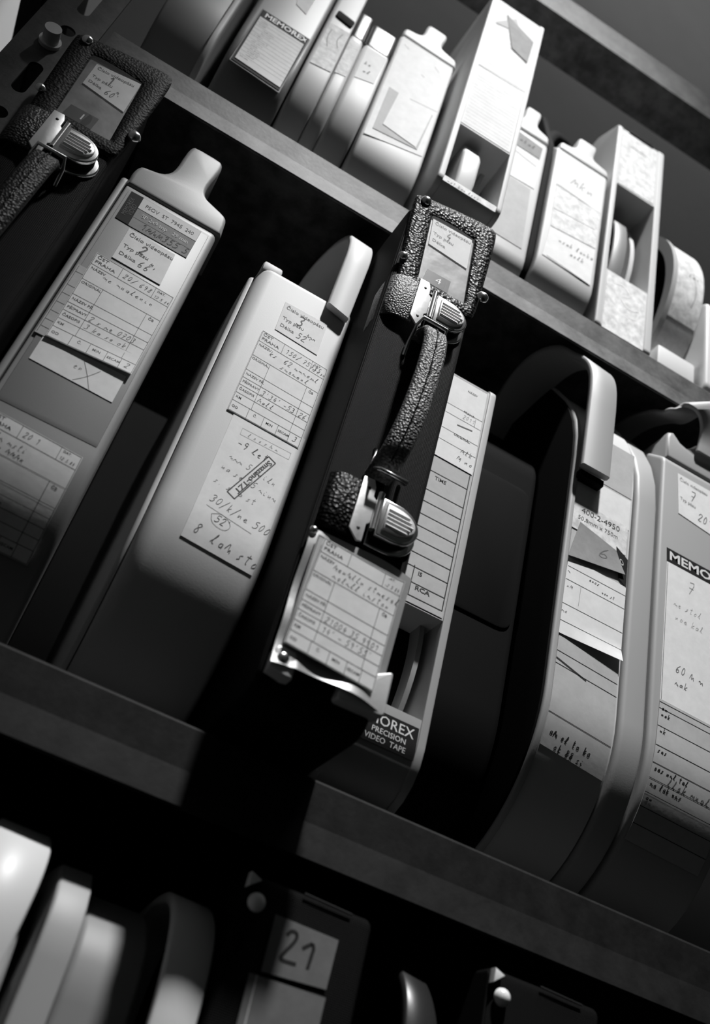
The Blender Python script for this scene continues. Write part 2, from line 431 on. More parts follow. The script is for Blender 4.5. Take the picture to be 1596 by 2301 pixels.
def form(sh, title1='', title2='', nums='', l1='', l2='', last='', tag=True):
    w, h = sh.w, sh.h; X = lambda a: a * w; Y = lambda a: a * h
    sh.rect(.5, .5, w - .5, h - .5, .3)
    for v in (.135, .32): sh.line(.5, Y(v), w - .5, Y(v), .3)
    sh.line(.5, Y(.505), X(.27), Y(.505), .3) if False else None
    for v in (.505, .60, .69, .785, .88): sh.line(.5, Y(v), w - .5, Y(v), .3)
    sh.line(X(.27), Y(.32), X(.27), Y(.88), .3); sh.line(X(.82), Y(.32), X(.82), Y(.88), .3)
    sh.line(X(.34), .5, X(.34), Y(.135), .3); sh.line(X(.77), .5, X(.77), Y(.135), .3)
    for u in (.25, .46, .66, .83): sh.line(X(u), Y(.88), X(u), h - .5, .3)
    ts = h * .033
    sh.text('ČST', X(.03), Y(.052), ts, bold=.01, wide=1.2); sh.text('PRAHA', X(.03), Y(.105), ts, bold=.01, wide=1.2)
    sh.text('NÁZEV', X(.03), Y(.185), ts * .85, bold=.01); sh.text('ORIGINÁL', X(.02), Y(.365), ts * .8, bold=.01)
    sh.text('DAT.', X(.80), Y(.045), ts * .7, bold=.015); sh.text('ČB', X(.86), Y(.37), ts * .8, bold=.015)
    for v, s_ in ((.56, 'NÁZEV PŘ.'), (.655, 'PŘÍPRAVY'), (.745, 'ČASOPIS'), (.84, 'KM'), (.95, 'OD')): sh.text(s_, X(.03), Y(v), ts * .8, bold=.01)
    sh.text('Č.', X(.32), Y(.935), ts * .8); sh.text('MIN', X(.50), Y(.94), ts * .8, bold=.01); sh.text('SECAM', X(.675), Y(.945), ts * .75, bold=.01)
    sh.hand(nums, X(.38), Y(.10), h * .055, InkG, .3); sh.hand('12 5 84', X(.79), Y(.115), h * .03, InkG, .22)
    sh.hand(title1, X(.2), Y(.225), h * .06, InkG, .3); sh.hand(title2, X(.22), Y(.30), h * .06, InkG, .3)
    sh.hand(l1, X(.3), Y(.68), h * .055, InkG, .3); sh.hand(l2, X(.3), Y(.77), h * .055, InkG, .3)
    sh.hand(last, X(.88), Y(.96), h * .06, InkG, .35)
    return sh.done()
def rows(sh, n, t=.3, hand=True, m=InkG, seed=1, y0=.1):
    rnd = random.Random(seed)
    for i in range(n):
        y = sh.h * (y0 + (.95 - y0) * i / n)
        if t: sh.line(0, y, sh.w, y, t)
        if hand: sh.hand(''.join(rnd.choice('aeinotlks 358') for _ in range(rnd.randint(5, 9))), sh.w * rnd.uniform(.05, .2), y + sh.h * .55 / n, sh.h * .3 / n, m, .25)
    return sh.done()

# ------------------------------------------------------------------ room
def structure(name, x0, x1, y0, y1, z0, z1, m):
    bm = bmesh.new(); box(bm, x0, x1, y0, y1, z0, z1); o = mkbm(name, bm, m, smooth=False); o['kind'] = 'structure'; return o
structure('floor', -0.43, 3.2, -3.4, 0.62, -0.05, 0.0, M_floor)
structure('wall_back', -0.43, 3.2, 0.50, 0.62, 0.0, 4.6, M_wall)
structure('wall_left', -0.43, -0.33, -3.4, 0.50, 0.0, 4.6, M_white)
structure('ceiling', -0.43, 3.2, -3.4, 0.62, 4.6, 4.7, M_ceil)

# ------------------------------------------------------------------ rack
rack = thing('shelf_rack', 'dark grey perforated steel storage rack holding the tape cases', 'shelf', (-0.17, 0.0, 0.0))
def shelf(z0, z1, m, x0=-0.145, x1=1.55, dz=0.0):
    bm = bmesh.new()
    zm = z0 + (z1 - z0) * .46                      # lip: upright upper half, lower half flared outwards a little
    pts = [(0.0, z1), (-0.0008, z1 - .0015), (-0.0008, zm), (-0.0042, z0 + .001), (-0.0036, z0), (-0.0024, z0), (0.0002, zm), (0.0005, zm + .002), (0.002, z1 - .003), (0.40, z1 - .003), (0.40, z1)]
    a = [bm.verts.new((x0, y, z)) for y, z in pts]; b = [bm.verts.new((x1, y, z)) for y, z in pts]
    for i in range(len(pts)): bm.faces.new((a[i], a[(i + 1) % len(pts)], b[(i + 1) % len(pts)], b[i]))
    bm.faces.new(a); bm.faces.new(b[::-1])
    return mkbm('shelf', bm, m, rack, smooth=False)
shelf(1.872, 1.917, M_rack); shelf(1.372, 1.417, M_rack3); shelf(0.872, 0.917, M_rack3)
bm = bmesh.new(); box(bm, -0.145, 1.55, -0.001, 0.051, 2.3945, 2.397); box(bm, -0.145, 1.55, -0.001, 0.002, 2.397, 2.445)
mkbm('top_beam', bm, M_rack, rack, smooth=False)
# upright with slots, built as a plate with real openings
def plate_with_slots(name, x0, x1, z0, z1, holes, y0, th, m, parent):
    """holes: (cx, cz, half width, half height) rounded slots, sorted by cz"""
    bm = bmesh.new()
    def quad2(pts):
        f = [bm.verts.new((x, y0, z)) for x, z in pts]; b = [bm.verts.new((x, y0 + th, z)) for x, z in pts]; n = len(pts)
        bm.faces.new(f); bm.faces.new(b[::-1])
        for i in range(n): bm.faces.new((f[i], b[i], b[(i + 1) % n], f[(i + 1) % n]))
    zc = z0
    for cx, cz, hw, hh in sorted(holes, key=lambda h: h[1]):
        a, b = cz - hh, cz + hh
        quad2([(x0, zc), (x1, zc), (x1, a), (x0, a)])
        arc = []
        for k in range(9):
            t = PI / 2 * k / 8; arc.append((math.sin(t), math.cos(t)))
        r = hw
        right = [(cx, a)] + [(cx + r * s, a + r - r * c) for s, c in arc[1:]] + [(cx + r * c2, b - r + r * s2) for s2, c2 in [(s, c) for s, c in arc]][0:] + [(cx, b)]
        right = [(cx, a)] + [(cx + r * math.sin(PI / 2 * k / 8), a + r - r * math.cos(PI / 2 * k / 8)) for k in range(1, 9)] + [(cx + r * math.cos(PI / 2 * k / 8), b - r + r * math.sin(PI / 2 * k / 8)) for k in range(0, 9)]
        R_ = right + [(x1, b), (x1, a)]
        quad2(R_)
        Lf = [(2 * cx - x, z) for x, z in right] + [(x0, b), (x0, a)]
        quad2(Lf[::-1])
        zc = b
    quad2([(x0, zc), (x1, zc), (x1, z1), (x0, z1)])
    return mkbm(name, bm, m, parent, smooth=False)
holes = []
for k in range(-12, 6):
    zc_ = 1.811 + k * 0.1165
    holes.append((-0.1705, zc_, 0.0052, 0.0195)); holes.append((-0.1700, zc_ + 0.0700, 0.0058, 0.0060))
plate_with_slots('upright', -0.195, -0.149, 0.0, 2.60, holes, -0.0045, 0.002, M_rack2, rack)
bm = bmesh.new(); box(bm, -0.195, -0.193, -0.0025, 0.045, 0, 2.6); mkbm('upright_flange', bm, M_rack2, rack, smooth=False)
bm = bmesh.new(); box(bm, -0.195, -0.149, 0.36, 0.362, 0, 2.6); box(bm, -0.195, -0.193, 0.318, 0.36, 0, 2.6); mkbm('rear_upright', bm, M_rack2, rack, smooth=False)
bm = bmesh.new(); box(bm, 1.5, 1.546, -0.0045, -0.0025, 0, 2.6); mkbm('upright', bm, M_rack2, rack, smooth=False)
bm = bmesh.new(); box(bm, -0.240, -0.197, 0.0, 0.42, 1.985, 1.988, .0005); box(bm, -0.200, -0.197, 0.0, 0.42, 1.988, 2.03, .0005)
box(bm, -0.226, -0.222, 0.0, 0.42, 1.982, 1.985); mkbm('side_rail', bm, M_rack2, rack, smooth=False)
bm = bmesh.new()
tube(bm, [(-0.1740, -0.0045, 1.857), (-0.1740, -0.018, 1.857)], 0.0062, 20)
bt = mkbm('bolt', bm, MetalM, rack, ang=50)
bm = bmesh.new(); tube(bm, [(-0.1740, -0.0046, 1.857), (-0.1740, -0.0075, 1.857)], 0.0082, 24); mkbm('washer', bm, MetalM, bt)
settle(rack)

# ------------------------------------------------------------------ tape cases
def cap_outline(x0, x1, z0, k=1.0, mirror=False):
    """shouldered cap with a finger stub (x, z) over a spine that ends at z0"""
    w = x1 - x0
    pts = [(-.01, 0), (-.01, .10), (-.015, .17), (.0, .27), (.03, .325), (.10, .34), (.22, .375), (.29, .46), (.315, .58), (.32, .84), (.335, .96), (.37, 1.0), (.64, 1.0), (.685, .97), (.70, .90), (.695, .80), (.665, .58), (.665, .46), (.70, .385), (.78, .35), (.93, .295), (.975, .25), (.985, .15), (1.0, .0)]
    H = 0.0745 * k
    sm = [pts[0]] + smooth_line(pts[1:-1], 1) + [pts[-1]]
    return [(x0 + u * w, z0 + v * H) for u, v in sm]
def simple_case(root, x0, x1, zt, zb, zc, m, yf=0.0, rise=(0.05, 0.03), rl=0.004, rr=0.003, name='shell', depth=0.33, rt=0.005):
    bm = bmesh.new(); body(bm, x0, x1, profile(yf, zt, zb, zc, depth=depth, rise=rise, rt=rt), rl, rr); return mkbm(name, bm, m, root)
def add_cap(root, x0, x1, z0, m, yf=0.0, k=1.0, depth=0.05):
    bm = bmesh.new(); prism(bm, cap_outline(x0, x1, z0 + .0015, k), yf, yf + depth, 0.003, 4); return mkbm('cap', bm, m, root)
def windowed(root, x0, x1, zt, zb, zc, z_hi, z_lo, m, yf=0.0, wl=0.005, wr=0.006, rise=(0.05, 0.03), fr=0.001):
    bm = bmesh.new(); pr = profile(yf, zt, zb, zc, rise=rise)
    body(bm, x0, x0 + wl, pr, .0015, .0007); body(bm, x1 - wr, x1, pr, .0007, .0015)
    pi = profile(yf + fr, zt - .001, zb + .001, zc, rise=rise)
    body(bm, x0 + wl - .001, x1 - wr + .001, clip(pi, z_hi, True), 0, 0); body(bm, x0 + wl - .001, x1 - wr + .001, clip(pi, z_lo, False), 0, 0)
    box(bm, x0 + wl - .001, x1 - wr + .001, yf + .2, yf + .22, z_lo - .01, z_hi + .01)
    return mkbm('shell', bm, m, root)
def reel(root, x0, x1, cy, cz, R, mf, mp, wide=0.004):
    bm = bmesh.new(); disc_x(bm, x0 + .002, x1 - .002, cy, cz, R * .86, 64); pk = mkbm('tape_pack', bm, mp, root)
    for xa in (x0, x1 - wide):
        bm = bmesh.new(); disc_x(bm, xa, xa + wide, cy, cz, R, 72); mkbm('reel_flange', bm, mf, root, ang=20)

GR2 = 'plastic tape cases on the middle shelf'; GR1 = 'plastic tape cases on the upper shelf'; GR3 = 'plastic tape cases on the lower shelf'
# ---- case two
t = thing('tape_case', 'grey plastic tape case numbered 2 with an upright finger stub on its cap', 'tape case', (-0.043, 0.15, 1.417))
simple_case(t, -0.0757, -0.004, 1.770, 1.418, 1.548, P_grey, rl=.0012, rr=.0045)
simple_case(t, -0.0815, -0.0768, 1.7765, 1.418, 1.548, P_grey, yf=.0005, rl=.002, rr=.0008, name='lid')
add_cap(t, -0.0760, -0.0015, 1.7700, P_grey, depth=.045)
bm = bmesh.new(); body(bm, -0.0725, -0.0095, [(-.0009, 1.7625), (-.0009, 1.5562), (-.0002, 1.553), (.001, 1.553), (.001, 1.764), (-.0002, 1.764)], 0.0004, 0.0004, 2); mkbm('raised_panel', bm, P_grey, t)
F2 = Front(-.0009, 1.548, .131)
s = Sheet('black_sticker', F2, [(-70.4, 1764.0), (-61.0, 1764.3), (-60.6, 1732.1), (-70.4, 1732.6)], LabB, t, off=.0004)
s.text('MEMOREX', s.w * .50, s.h * .80, 3.3, InkG, rot=-PI / 2, wide=.9); s.text('VIDEO', s.w * .88, s.h * .72, 3.3, InkG, rot=-PI / 2, wide=.9); s.done()
s = Sheet('code_sticker', F2, [(-61.2, 1764.3), (-15.4, 1763.3), (-15.9, 1731.7), (-60.8, 1732.1)], PaperD, t, off=.0004)
s.fill(.2, .3, s.w - .2, s.h * .385, InkWp := mat('pale_print', 0.84, .8))
s.line(0, s.h * .385, s.w, s.h * .385, .3); s.line(0, s.h * .70, s.w, s.h * .70, .3); s.done()
s2 = Sheet('code_text', F2, [(-60.2, 1763.6), (-16, 1762.6), (-16.4, 1732.4), (-60.2, 1732.8)], PaperD, t, off=.00055, th=.0001) if False else None
class Over:      # writing over an existing sheet: same surface, only ink
    pass
def over(sheet, draw):
    keep = sheet.off; sheet.off = keep + .0001; sheet.ink = {}; draw(sheet); sheet.done(); sheet.off = keep
over(s, lambda s: (s.text('PSOV  ST  7945  240', 4, 8.6, 3.9, InkG, wide=.82), s.text('SP 2x9 top   29 min', 5, 19.3, 3.9, InkWp, wide=.85), s.hand('1SAY355 51', 8, 29.5, 6.2, InkG, .5)))
cislo(Sheet('number_card', F2, [(-58.7, 1729.5), (-23.5, 1728.8), (-22.6, 1696.0), (-58.5, 1697.2)], Paper, t, off=.0006), '2', 'H', "66'", 8.0, InkB, 1.1)
sh = Sheet('record_card', F2, [(-74.0, 1676.6), (-12.2, 1677.4), (-13.5, 1611.0), (-74.3, 1609.1)], PaperG, t, off=.0007, label='older record card peeking out at the left')
sh.line(1, 1, 1, sh.h - 1, .3); [sh.line(1, sh.h * v, 10, sh.h * v, .3) for v in (.1, .3, .42, .55, .68, .8, .9)]; sh.done()
form(Sheet('record_card', F2, [(-67.9, 1693.5), (-10.6, 1690.8), (-11.7, 1612.2), (-67.5, 1609.2)], Paper, t, off=.0013, curl=lambda u, v: .0022 * max(0, v - .8) / .2 * (.3 + .7 * abs(u - .2))),
     'ce znalenin', '', '20/ 698', '2 s ce 0703', '3 ka se ok', '2')
sh = Sheet('blank_card', F2, [(-68.6, 1609.8), (-13.8, 1613.2), (-14.0, 1587.5), (-68.7, 1589.0)], Paper, t, off=.0004)
sh.path([(28, 4), (34, 12), (40, 22)], .35, InkL); sh.path([(40, 6), (35, 13), (28, 20)], .35, InkL); sh.hand('en', 24, 12, 5, InkL); sh.done()
form(Sheet('record_card', F2, [(-70.5, 1544.5), (-13.7, 1541.2), (-13.3, 1470), (-71.5, 1471)], Paper, t, off=.0008, nv=24, label='lower record card near the bottom of the spine'), 'z csti', 'a hhhn', '20 1', 'c zta', 'st', '')
settle(t)
# ---- case three
t = thing('tape_case', 'pale plastic tape case numbered 3 with loop handle at its right corner', 'tape case', (0.07, 0.15, 1.417))
bm = bmesh.new(); pr = profile(0.0, 1.768, 1.418, 1.548, rise=(.06, .012)); body(bm, 0.0335, 0.1105, pr, .0105, .0045, 6); mkbm('shell', bm, P_light, t)
simple_case(t, 0.0298, 0.0330, 1.764, 1.423, 1.548, P_light, yf=.0115, rise=(.06, .012), rl=.003, rr=.0008, name='lid')
bm = bmesh.new(); box(bm, .0345, .050, .0015, .05, 1.765, 1.7745, .002); mkbm('corner_step', bm, P_light, t)
L_ = [(.0885, -.0012, 1.7585), (.0885, -.0012, 1.80), (.0885, -.0005, 1.825), (.0880, .006, 1.848), (.0865, .022, 1.866), (.082, .045, 1.875), (.076, .070, 1.868), (.072, .092, 1.84), (.071, .10, 1.775)]
R_ = [(.1070, -.0012, 1.7535), (.1080, -.0012, 1.80), (.1088, .0, 1.824), (.1088, .006, 1.846), (.1085, .022, 1.864), (.106, .045, 1.874), (.104, .070, 1.868), (.102, .092, 1.84), (.102, .10, 1.775)]
bm = bmesh.new(); strap(bm, L_, R_, .006); mkbm('handle', bm, P_light, t, ang=50)
S3 = Front(0.0, 1.548, .131)
cislo(Sheet('number_card', S3, [(60.0, 1743.2), (94.7, 1743.6), (95.3, 1710.7), (60.6, 1713.4)], PaperG if False else Paper, t), '3', 'hyg', "52'", 9.5, InkG, .8)
sh = Sheet('note_paper', S3, [(57.3, 1634.4), (107.8, 1634.8), (105.7, 1520.8), (56.6, 1524.4)], Paper, t, nv=24)
sh.rect(9, 16, 45, 21.5, .2, InkL); sh.hand('l o o s h z', 14, 20.5, 3.4, InkL, .25)
sh.hand('-9 let', 9, 31, 6, InkG, .45, .05); sh.hand('pzy 5 kniln', 8, 43, 5, InkL, .3, .1); sh.hand('na se 75 minu', 6, 53, 5, InkL, .32, .1)
sh.hand('s. s  a st', 5, 65, 5, InkL, .3, .05); sh.hand('30/k/ne 500', 7, 79, 6, InkG, .35, .08); sh.line(7, 83, 40, 86, .25, InkG)
sh.hand("52'", 15, 91, 5.5, InkG, .4); sh.path([(12, 87), (19, 83), (27, 88), (24, 94), (14, 93), (12, 87)], .25, InkG, 2); sh.hand('8  laf stom', 5, 104, 7.5, InkG, .45, .05)
a_ = math.atan2(37, -15); ca, sa = math.cos(a_), math.sin(a_); ox, oy = 33.0, 29.5
P_ = lambda u, v: (ox + u * ca - v * sa, oy + u * sa + v * ca)
for (u0, v0, u1, v1) in ((-2, -4.4, 41, -4.4), (-2, 2, 41, 2), (-2, -4.4, -2, 2), (41, -4.4, 41, 2)): sh.line(*P_(u0, v0), *P_(u1, v1), .75, InkB)
sh.text('Smazáno-TZT', ox, oy, 3.9, InkB, bold=.03, rot=a_, wide=1.18); sh.done()
form(Sheet('record_card', S3, [(52.9, 1706.1), (106.2, 1702.5), (105.5, 1624.6), (52.0, 1626.5)], Paper, t, off=.0008), 'ks  62 vyrocl', '    spojenl', '150/ 75735', "3'34' -53'26'", 'Call', '3')
settle(t)
# ---- case with window and card (behind bag four)
t = thing('tape_case', 'grey windowed tape case with long ruled white index card half behind bag 4', 'tape case', (0.205, 0.15, 1.417))
windowed(t, .1815, .2410, 1.770, 1.425, 1.462, 1.5525, 1.4795, P_mid)
F5 = Front(.001, 1.462, .037)
sh = Sheet('index_card', F5, [(187, 1767), (233.6, 1767), (234.0, 1554.0), (187, 1554.0)], PaperG, t, nv=4)
w5, h5 = sh.w, sh.h
for z in (1665.4, 1647.7, 1637.0, 1625.5, 1614.9, 1603.6, 1592.6, 1581.5, 1569.3, 1559.1): sh.line(2, 1767 - z, w5 - 1.2, 1767 - z, .7)
sh.line(w5 - 1.4, 2, w5 - 1.4, 24, .8); sh.line(w5 - 1.2, 88, w5 - 1.2, h5 - 5, .8); sh.line(2, 2, w5 - 1.4, 2, .5); sh.line(19.5, 184, 19.5, 207.5, .7)
sh.text('TIME', 19.0, 107.5, 3.2, bold=.02); sh.text('IS', 23, 190.5, 3.3, bold=.03); sh.text('RCA', 23, 202.0, 3.5, bold=.03, wide=1.2); sh.line(31, 24, w5 - 1.4, 24, .9); sh.done()
sh = Sheet('note_paper', F5, [(190, 1764.5), (232.6, 1764.5), (234.0, 1680.0), (190, 1681.0)], Paper, t, off=.0009)
for v in (.36, .47, .66, .80): sh.line(10, sh.h * v, sh.w, sh.h * v, .3)
sh.text('NÁZEV', 26, 9, 2, bold=.01); sh.text('PRAHA', 26, 31, 2.2, bold=.01); sh.line(23, 46, 36, 44, 1.1, InkG); sh.text('ORIGINÁL', 22, 57, 2.2, bold=.02); sh.line(37, 31, 37, 39, .3)
sh.hand('2011', 26, 37, 4, InkL); sh.hand('hlk', 30, 70, 5, InkG, .35); sh.hand('X nos', 28, 78, 5.5, InkG, .4); sh.done()
sh = Sheet('black_label', F5, [(187, 1473.4), (234.2, 1473.4), (234.9, 1452.6), (187, 1452.8)], LabB, t)
sh.text('MEMOREX', 44.5, 8.3, 6.6, InkW, wide=1.0, bold=.004, right=True); sh.text('PRECISION', 39.8, 13.6, 3.5, InkW, right=True); sh.text('VIDEO  TAPE', 40.8, 18.7, 3.5, InkW, right=True); sh.done()
reel(t, .198, .2305, .112, 1.530, .098, P_mid, P_black, wide=.0035)
settle(t)
# ---- black box added for the shaded left side of case six
t = thing('tape_case', 'added black box for the dark shaded side of case 6, beside the ruled-card case', 'tape case', (0.281, 0.2, 1.417))
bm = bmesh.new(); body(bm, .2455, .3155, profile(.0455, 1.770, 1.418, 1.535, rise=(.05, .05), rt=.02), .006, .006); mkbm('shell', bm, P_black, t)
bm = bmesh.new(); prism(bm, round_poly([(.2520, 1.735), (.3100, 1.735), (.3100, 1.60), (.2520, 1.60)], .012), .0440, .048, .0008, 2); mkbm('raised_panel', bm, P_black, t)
settle(t)
# ---- case six
t = thing('tape_case', 'grey tape case numbered 6 with strap handle over its papered round-topped spine', 'tape case', (0.36, 0.15, 1.417))
pr6 = profile(0.0, 1.80, 1.425, 1.545, rise=(.05, .075), rt=.045)
bm = bmesh.new(); body(bm, .3185, .3235, pr6, .002, .001); mkbm('flange', bm, P_mid, t)
bm = bmesh.new(); body(bm, .3168, .3186, inset(pr6, .0025), .0004, 0); mkbm('dark_side', bm, P_black, t)  # black sheet added to darken this side, standing in for its shade
bm = bmesh.new(); body(bm, .3233, .3785, inset(pr6, .003), 0, 0); mkbm('drum', bm, P_light, t)
bm = bmesh.new(); body(bm, .3800, .4010, profile(0.0, 1.80, 1.425, 1.545, rise=(.07, .085), rt=.055), .004, .003); mkbm('rim', bm, P_mid, t)
L_ = [(.3185, -.006, 1.737), (.3185, -.006, 1.80), (.3185, -.006, 1.822), (.3178, -.0045, 1.845), (.314, .001, 1.861), (.307, .011, 1.871), (.297, .020, 1.884), (.290, .05, 1.895), (.290, .09, 1.893), (.291, .125, 1.86)]
R_ = [(.3450, -.006, 1.737), (.3450, -.006, 1.80), (.3450, -.006, 1.818), (.3448, -.0045, 1.840), (.343, .001, 1.857), (.339, .011, 1.868), (.333, .020, 1.882), (.330, .05, 1.895), (.330, .09, 1.893), (.330, .125, 1.86)]
bm = bmesh.new(); strap(bm, L_, R_, .006); mkbm('handle', bm, P_mid, t, ang=50)
bm = bmesh.new(); box(bm, .3215, .344, -.0055, .003, 1.731, 1.7372, .0006); mkbm('handle_stop', bm, P_black, t)
S6 = Front(.003, 1.545, .117)
sh = Sheet('cover_paper', S6, [(325, 1790), (377, 1790), (377, 1500), (325, 1505)], PaperG, t, nv=40, off=.0004)
for y in (47, 215, 225, 262): sh.line(0, y, sh.w, y, .5)
sh.line(0, 221, sh.w * .5, 226, 1.4); sh.hand('ab el to ko', 4, 276, 5, InkB, .7); sh.hand('ok 88 si', 10, 284, 5, InkB, .7); sh.done()
Sheet('white_label', S6, [(324, 1740), (376.5, 1740), (376.5, 1710), (324, 1709)], Paper, t, off=.0008).done()
sh = Sheet('code_label', S6, [(324.0, 1711.5), (375.8, 1712.5), (375.2, 1684.2), (323.4, 1684.3)], PaperM, t, off=.001)
sh.text('400-2-4950', 7.5, 9, 5.2, InkB, wide=1.1); sh.text('50,8mm x 750m', 5, 16.5, 4.0, InkG, wide=1.05); sh.done()
sh = Sheet('torn_tape', S6, [(331.2, 1692.3), (366.0, 1683.7), (374.6, 1664.6), (323.3, 1655.4)], PaperD, t, off=.0016, curl=lambda u, v: .0015 * v * v, label='grey torn tape with a pencilled 6')
sh.hand('6', 17, 26, 16, InkG, .8); sh.done()
sh = Sheet('black_sticker', S6, [(366, 1688), (377.4, 1681), (377.4, 1655), (370, 1660)], LabB, t, off=.0013); sh.text('O', 3, 12, 5, InkW); sh.done()
sh = Sheet('record_card', S6, [(324.8, 1655.6), (377.7, 1655.3), (377.2, 1588.8), (322.3, 1588.7)], Paper, t, off=.0011, curl=lambda u, v: .004 * max(0, v - .82) / .18 * max(0, u - .1))
for v in (.12, .30, .62, .84): sh.line(.5, sh.h * v, sh.w, sh.h * v, .35)
sh.hand('p', 1, 14, 4, InkG); sh.line(14, 20, 14, 38, .3, InkL); sh.hand('anos', 20, 12, 3.5, InkG, .45); sh.hand('non st', 32, 17, 3, InkG, .45); sh.hand('nh', 2, 27, 4, InkG); sh.hand('po', 1, 49, 4, InkG); sh.done()
settle(t)
# ---- case seven
t = thing('tape_case', 'grey tape case numbered 7 with arched loop handle at the right', 'tape case', (0.44, 0.15, 1.417))
pr7 = profile(0.0, 1.806, 1.425, 1.545, rise=(.05, .048))
bm = bmesh.new(); body(bm, .4040, .4780, pr7, .0035, .0035); mkbm('shell', bm, P_mid, t)
bm = bmesh.new()
prism(bm, [(.4075, 1.8085), (.4075, 1.832), (.409, 1.838), (.414, 1.8405), (.422, 1.833), (.4285, 1.831), (.434, 1.835), (.4395, 1.842), (.479, 1.842), (.479, 1.8085)], -.0003, .05, .003, 3)
mkbm('cap', bm, P_mid, t)
L_ = [(.4360, -.0015, 1.830), (.4365, -.004, 1.842), (.4345, -.009, 1.854), (.426, -.013, 1.864), (.414, -.011, 1.864), (.406, -.006, 1.859), (.4045, .006, 1.860), (.4045, .022, 1.876), (.4045, .060, 1.895), (.4045, .10, 1.895)]
R_ = [(.4790, -.0015, 1.830), (.4785, -.006, 1.852), (.4730, -.014, 1.872), (.460, -.018, 1.886), (.446, -.016, 1.884), (.434, -.009, 1.865), (.430, .006, 1.863), (.430, .022, 1.879), (.430, .060, 1.898), (.430, .10, 1.898)]
bm = bmesh.new(); strap(bm, L_, R_, .0045); mkbm('handle', bm, P_mid, t, ang=50)
S7 = Front(0.0, 1.545, .12)
sh = Sheet('number_card', S7, [(419.8, 1795.6), (456.0, 1796.2), (456.6, 1749.0), (422.2, 1753.0)], Paper, t)
sh.text('Číslo videopásu', 2, 7, 3.4, InkG); sh.hand('7', 12, 22, 11, InkG, .7); sh.text('Typ pásu', 2, 27, 3.4, InkG); sh.hand("20'", 21, 37, 8, InkB, .6); sh.done()
sh = Sheet('black_label', S7, [(412.1, 1711.6), (470, 1711.7), (470, 1698.4), (412.7, 1698.1)], LabB, t); sh.text('MEMOREX', 2.0, 10.3, 8.3, InkW, bold=.03, wide=1.3); sh.done()
sh = Sheet('white_label', S7, [(412.7, 1698.1), (470, 1698.4), (470, 1573.7), (412, 1575)], Paper, t, nv=20); sh.hand('7', 20, 20, 12, InkL, .6)
sh.hand('ce stol', 8, 38, 6, InkL, .3); sh.hand('noe kal', 10, 50, 6, InkL, .3); sh.hand('60 h m', 12, 95, 7, InkG, .5); sh.hand('pak', 12, 106, 6, InkG, .5); sh.line(1, 1, 1, 123, .4, InkG); sh.done()
sh = Sheet('record_card', S7, [(411.8, 1574.6), (470, 1573.4), (470, 1468.0), (406.5, 1470.5)], PaperG, t, nv=40, off=.0007)
for y in (2, 7, 21, 36, 49, 60, 70, 80, 92): sh.line(0, y, sh.w, y, .45)
for y, n in ((8, 'an'), (13, 'nak'), (26, 'nk'), (41, 'sas'), (54, 'oas nzl tal'), (65, 'za lak nzs'), (75, 'an')): sh.hand(n, 2, y, 4, InkB, .6)
sh.hand('llok znal ts', 14, 60, 6, InkG, .5); sh.done()
settle(t)

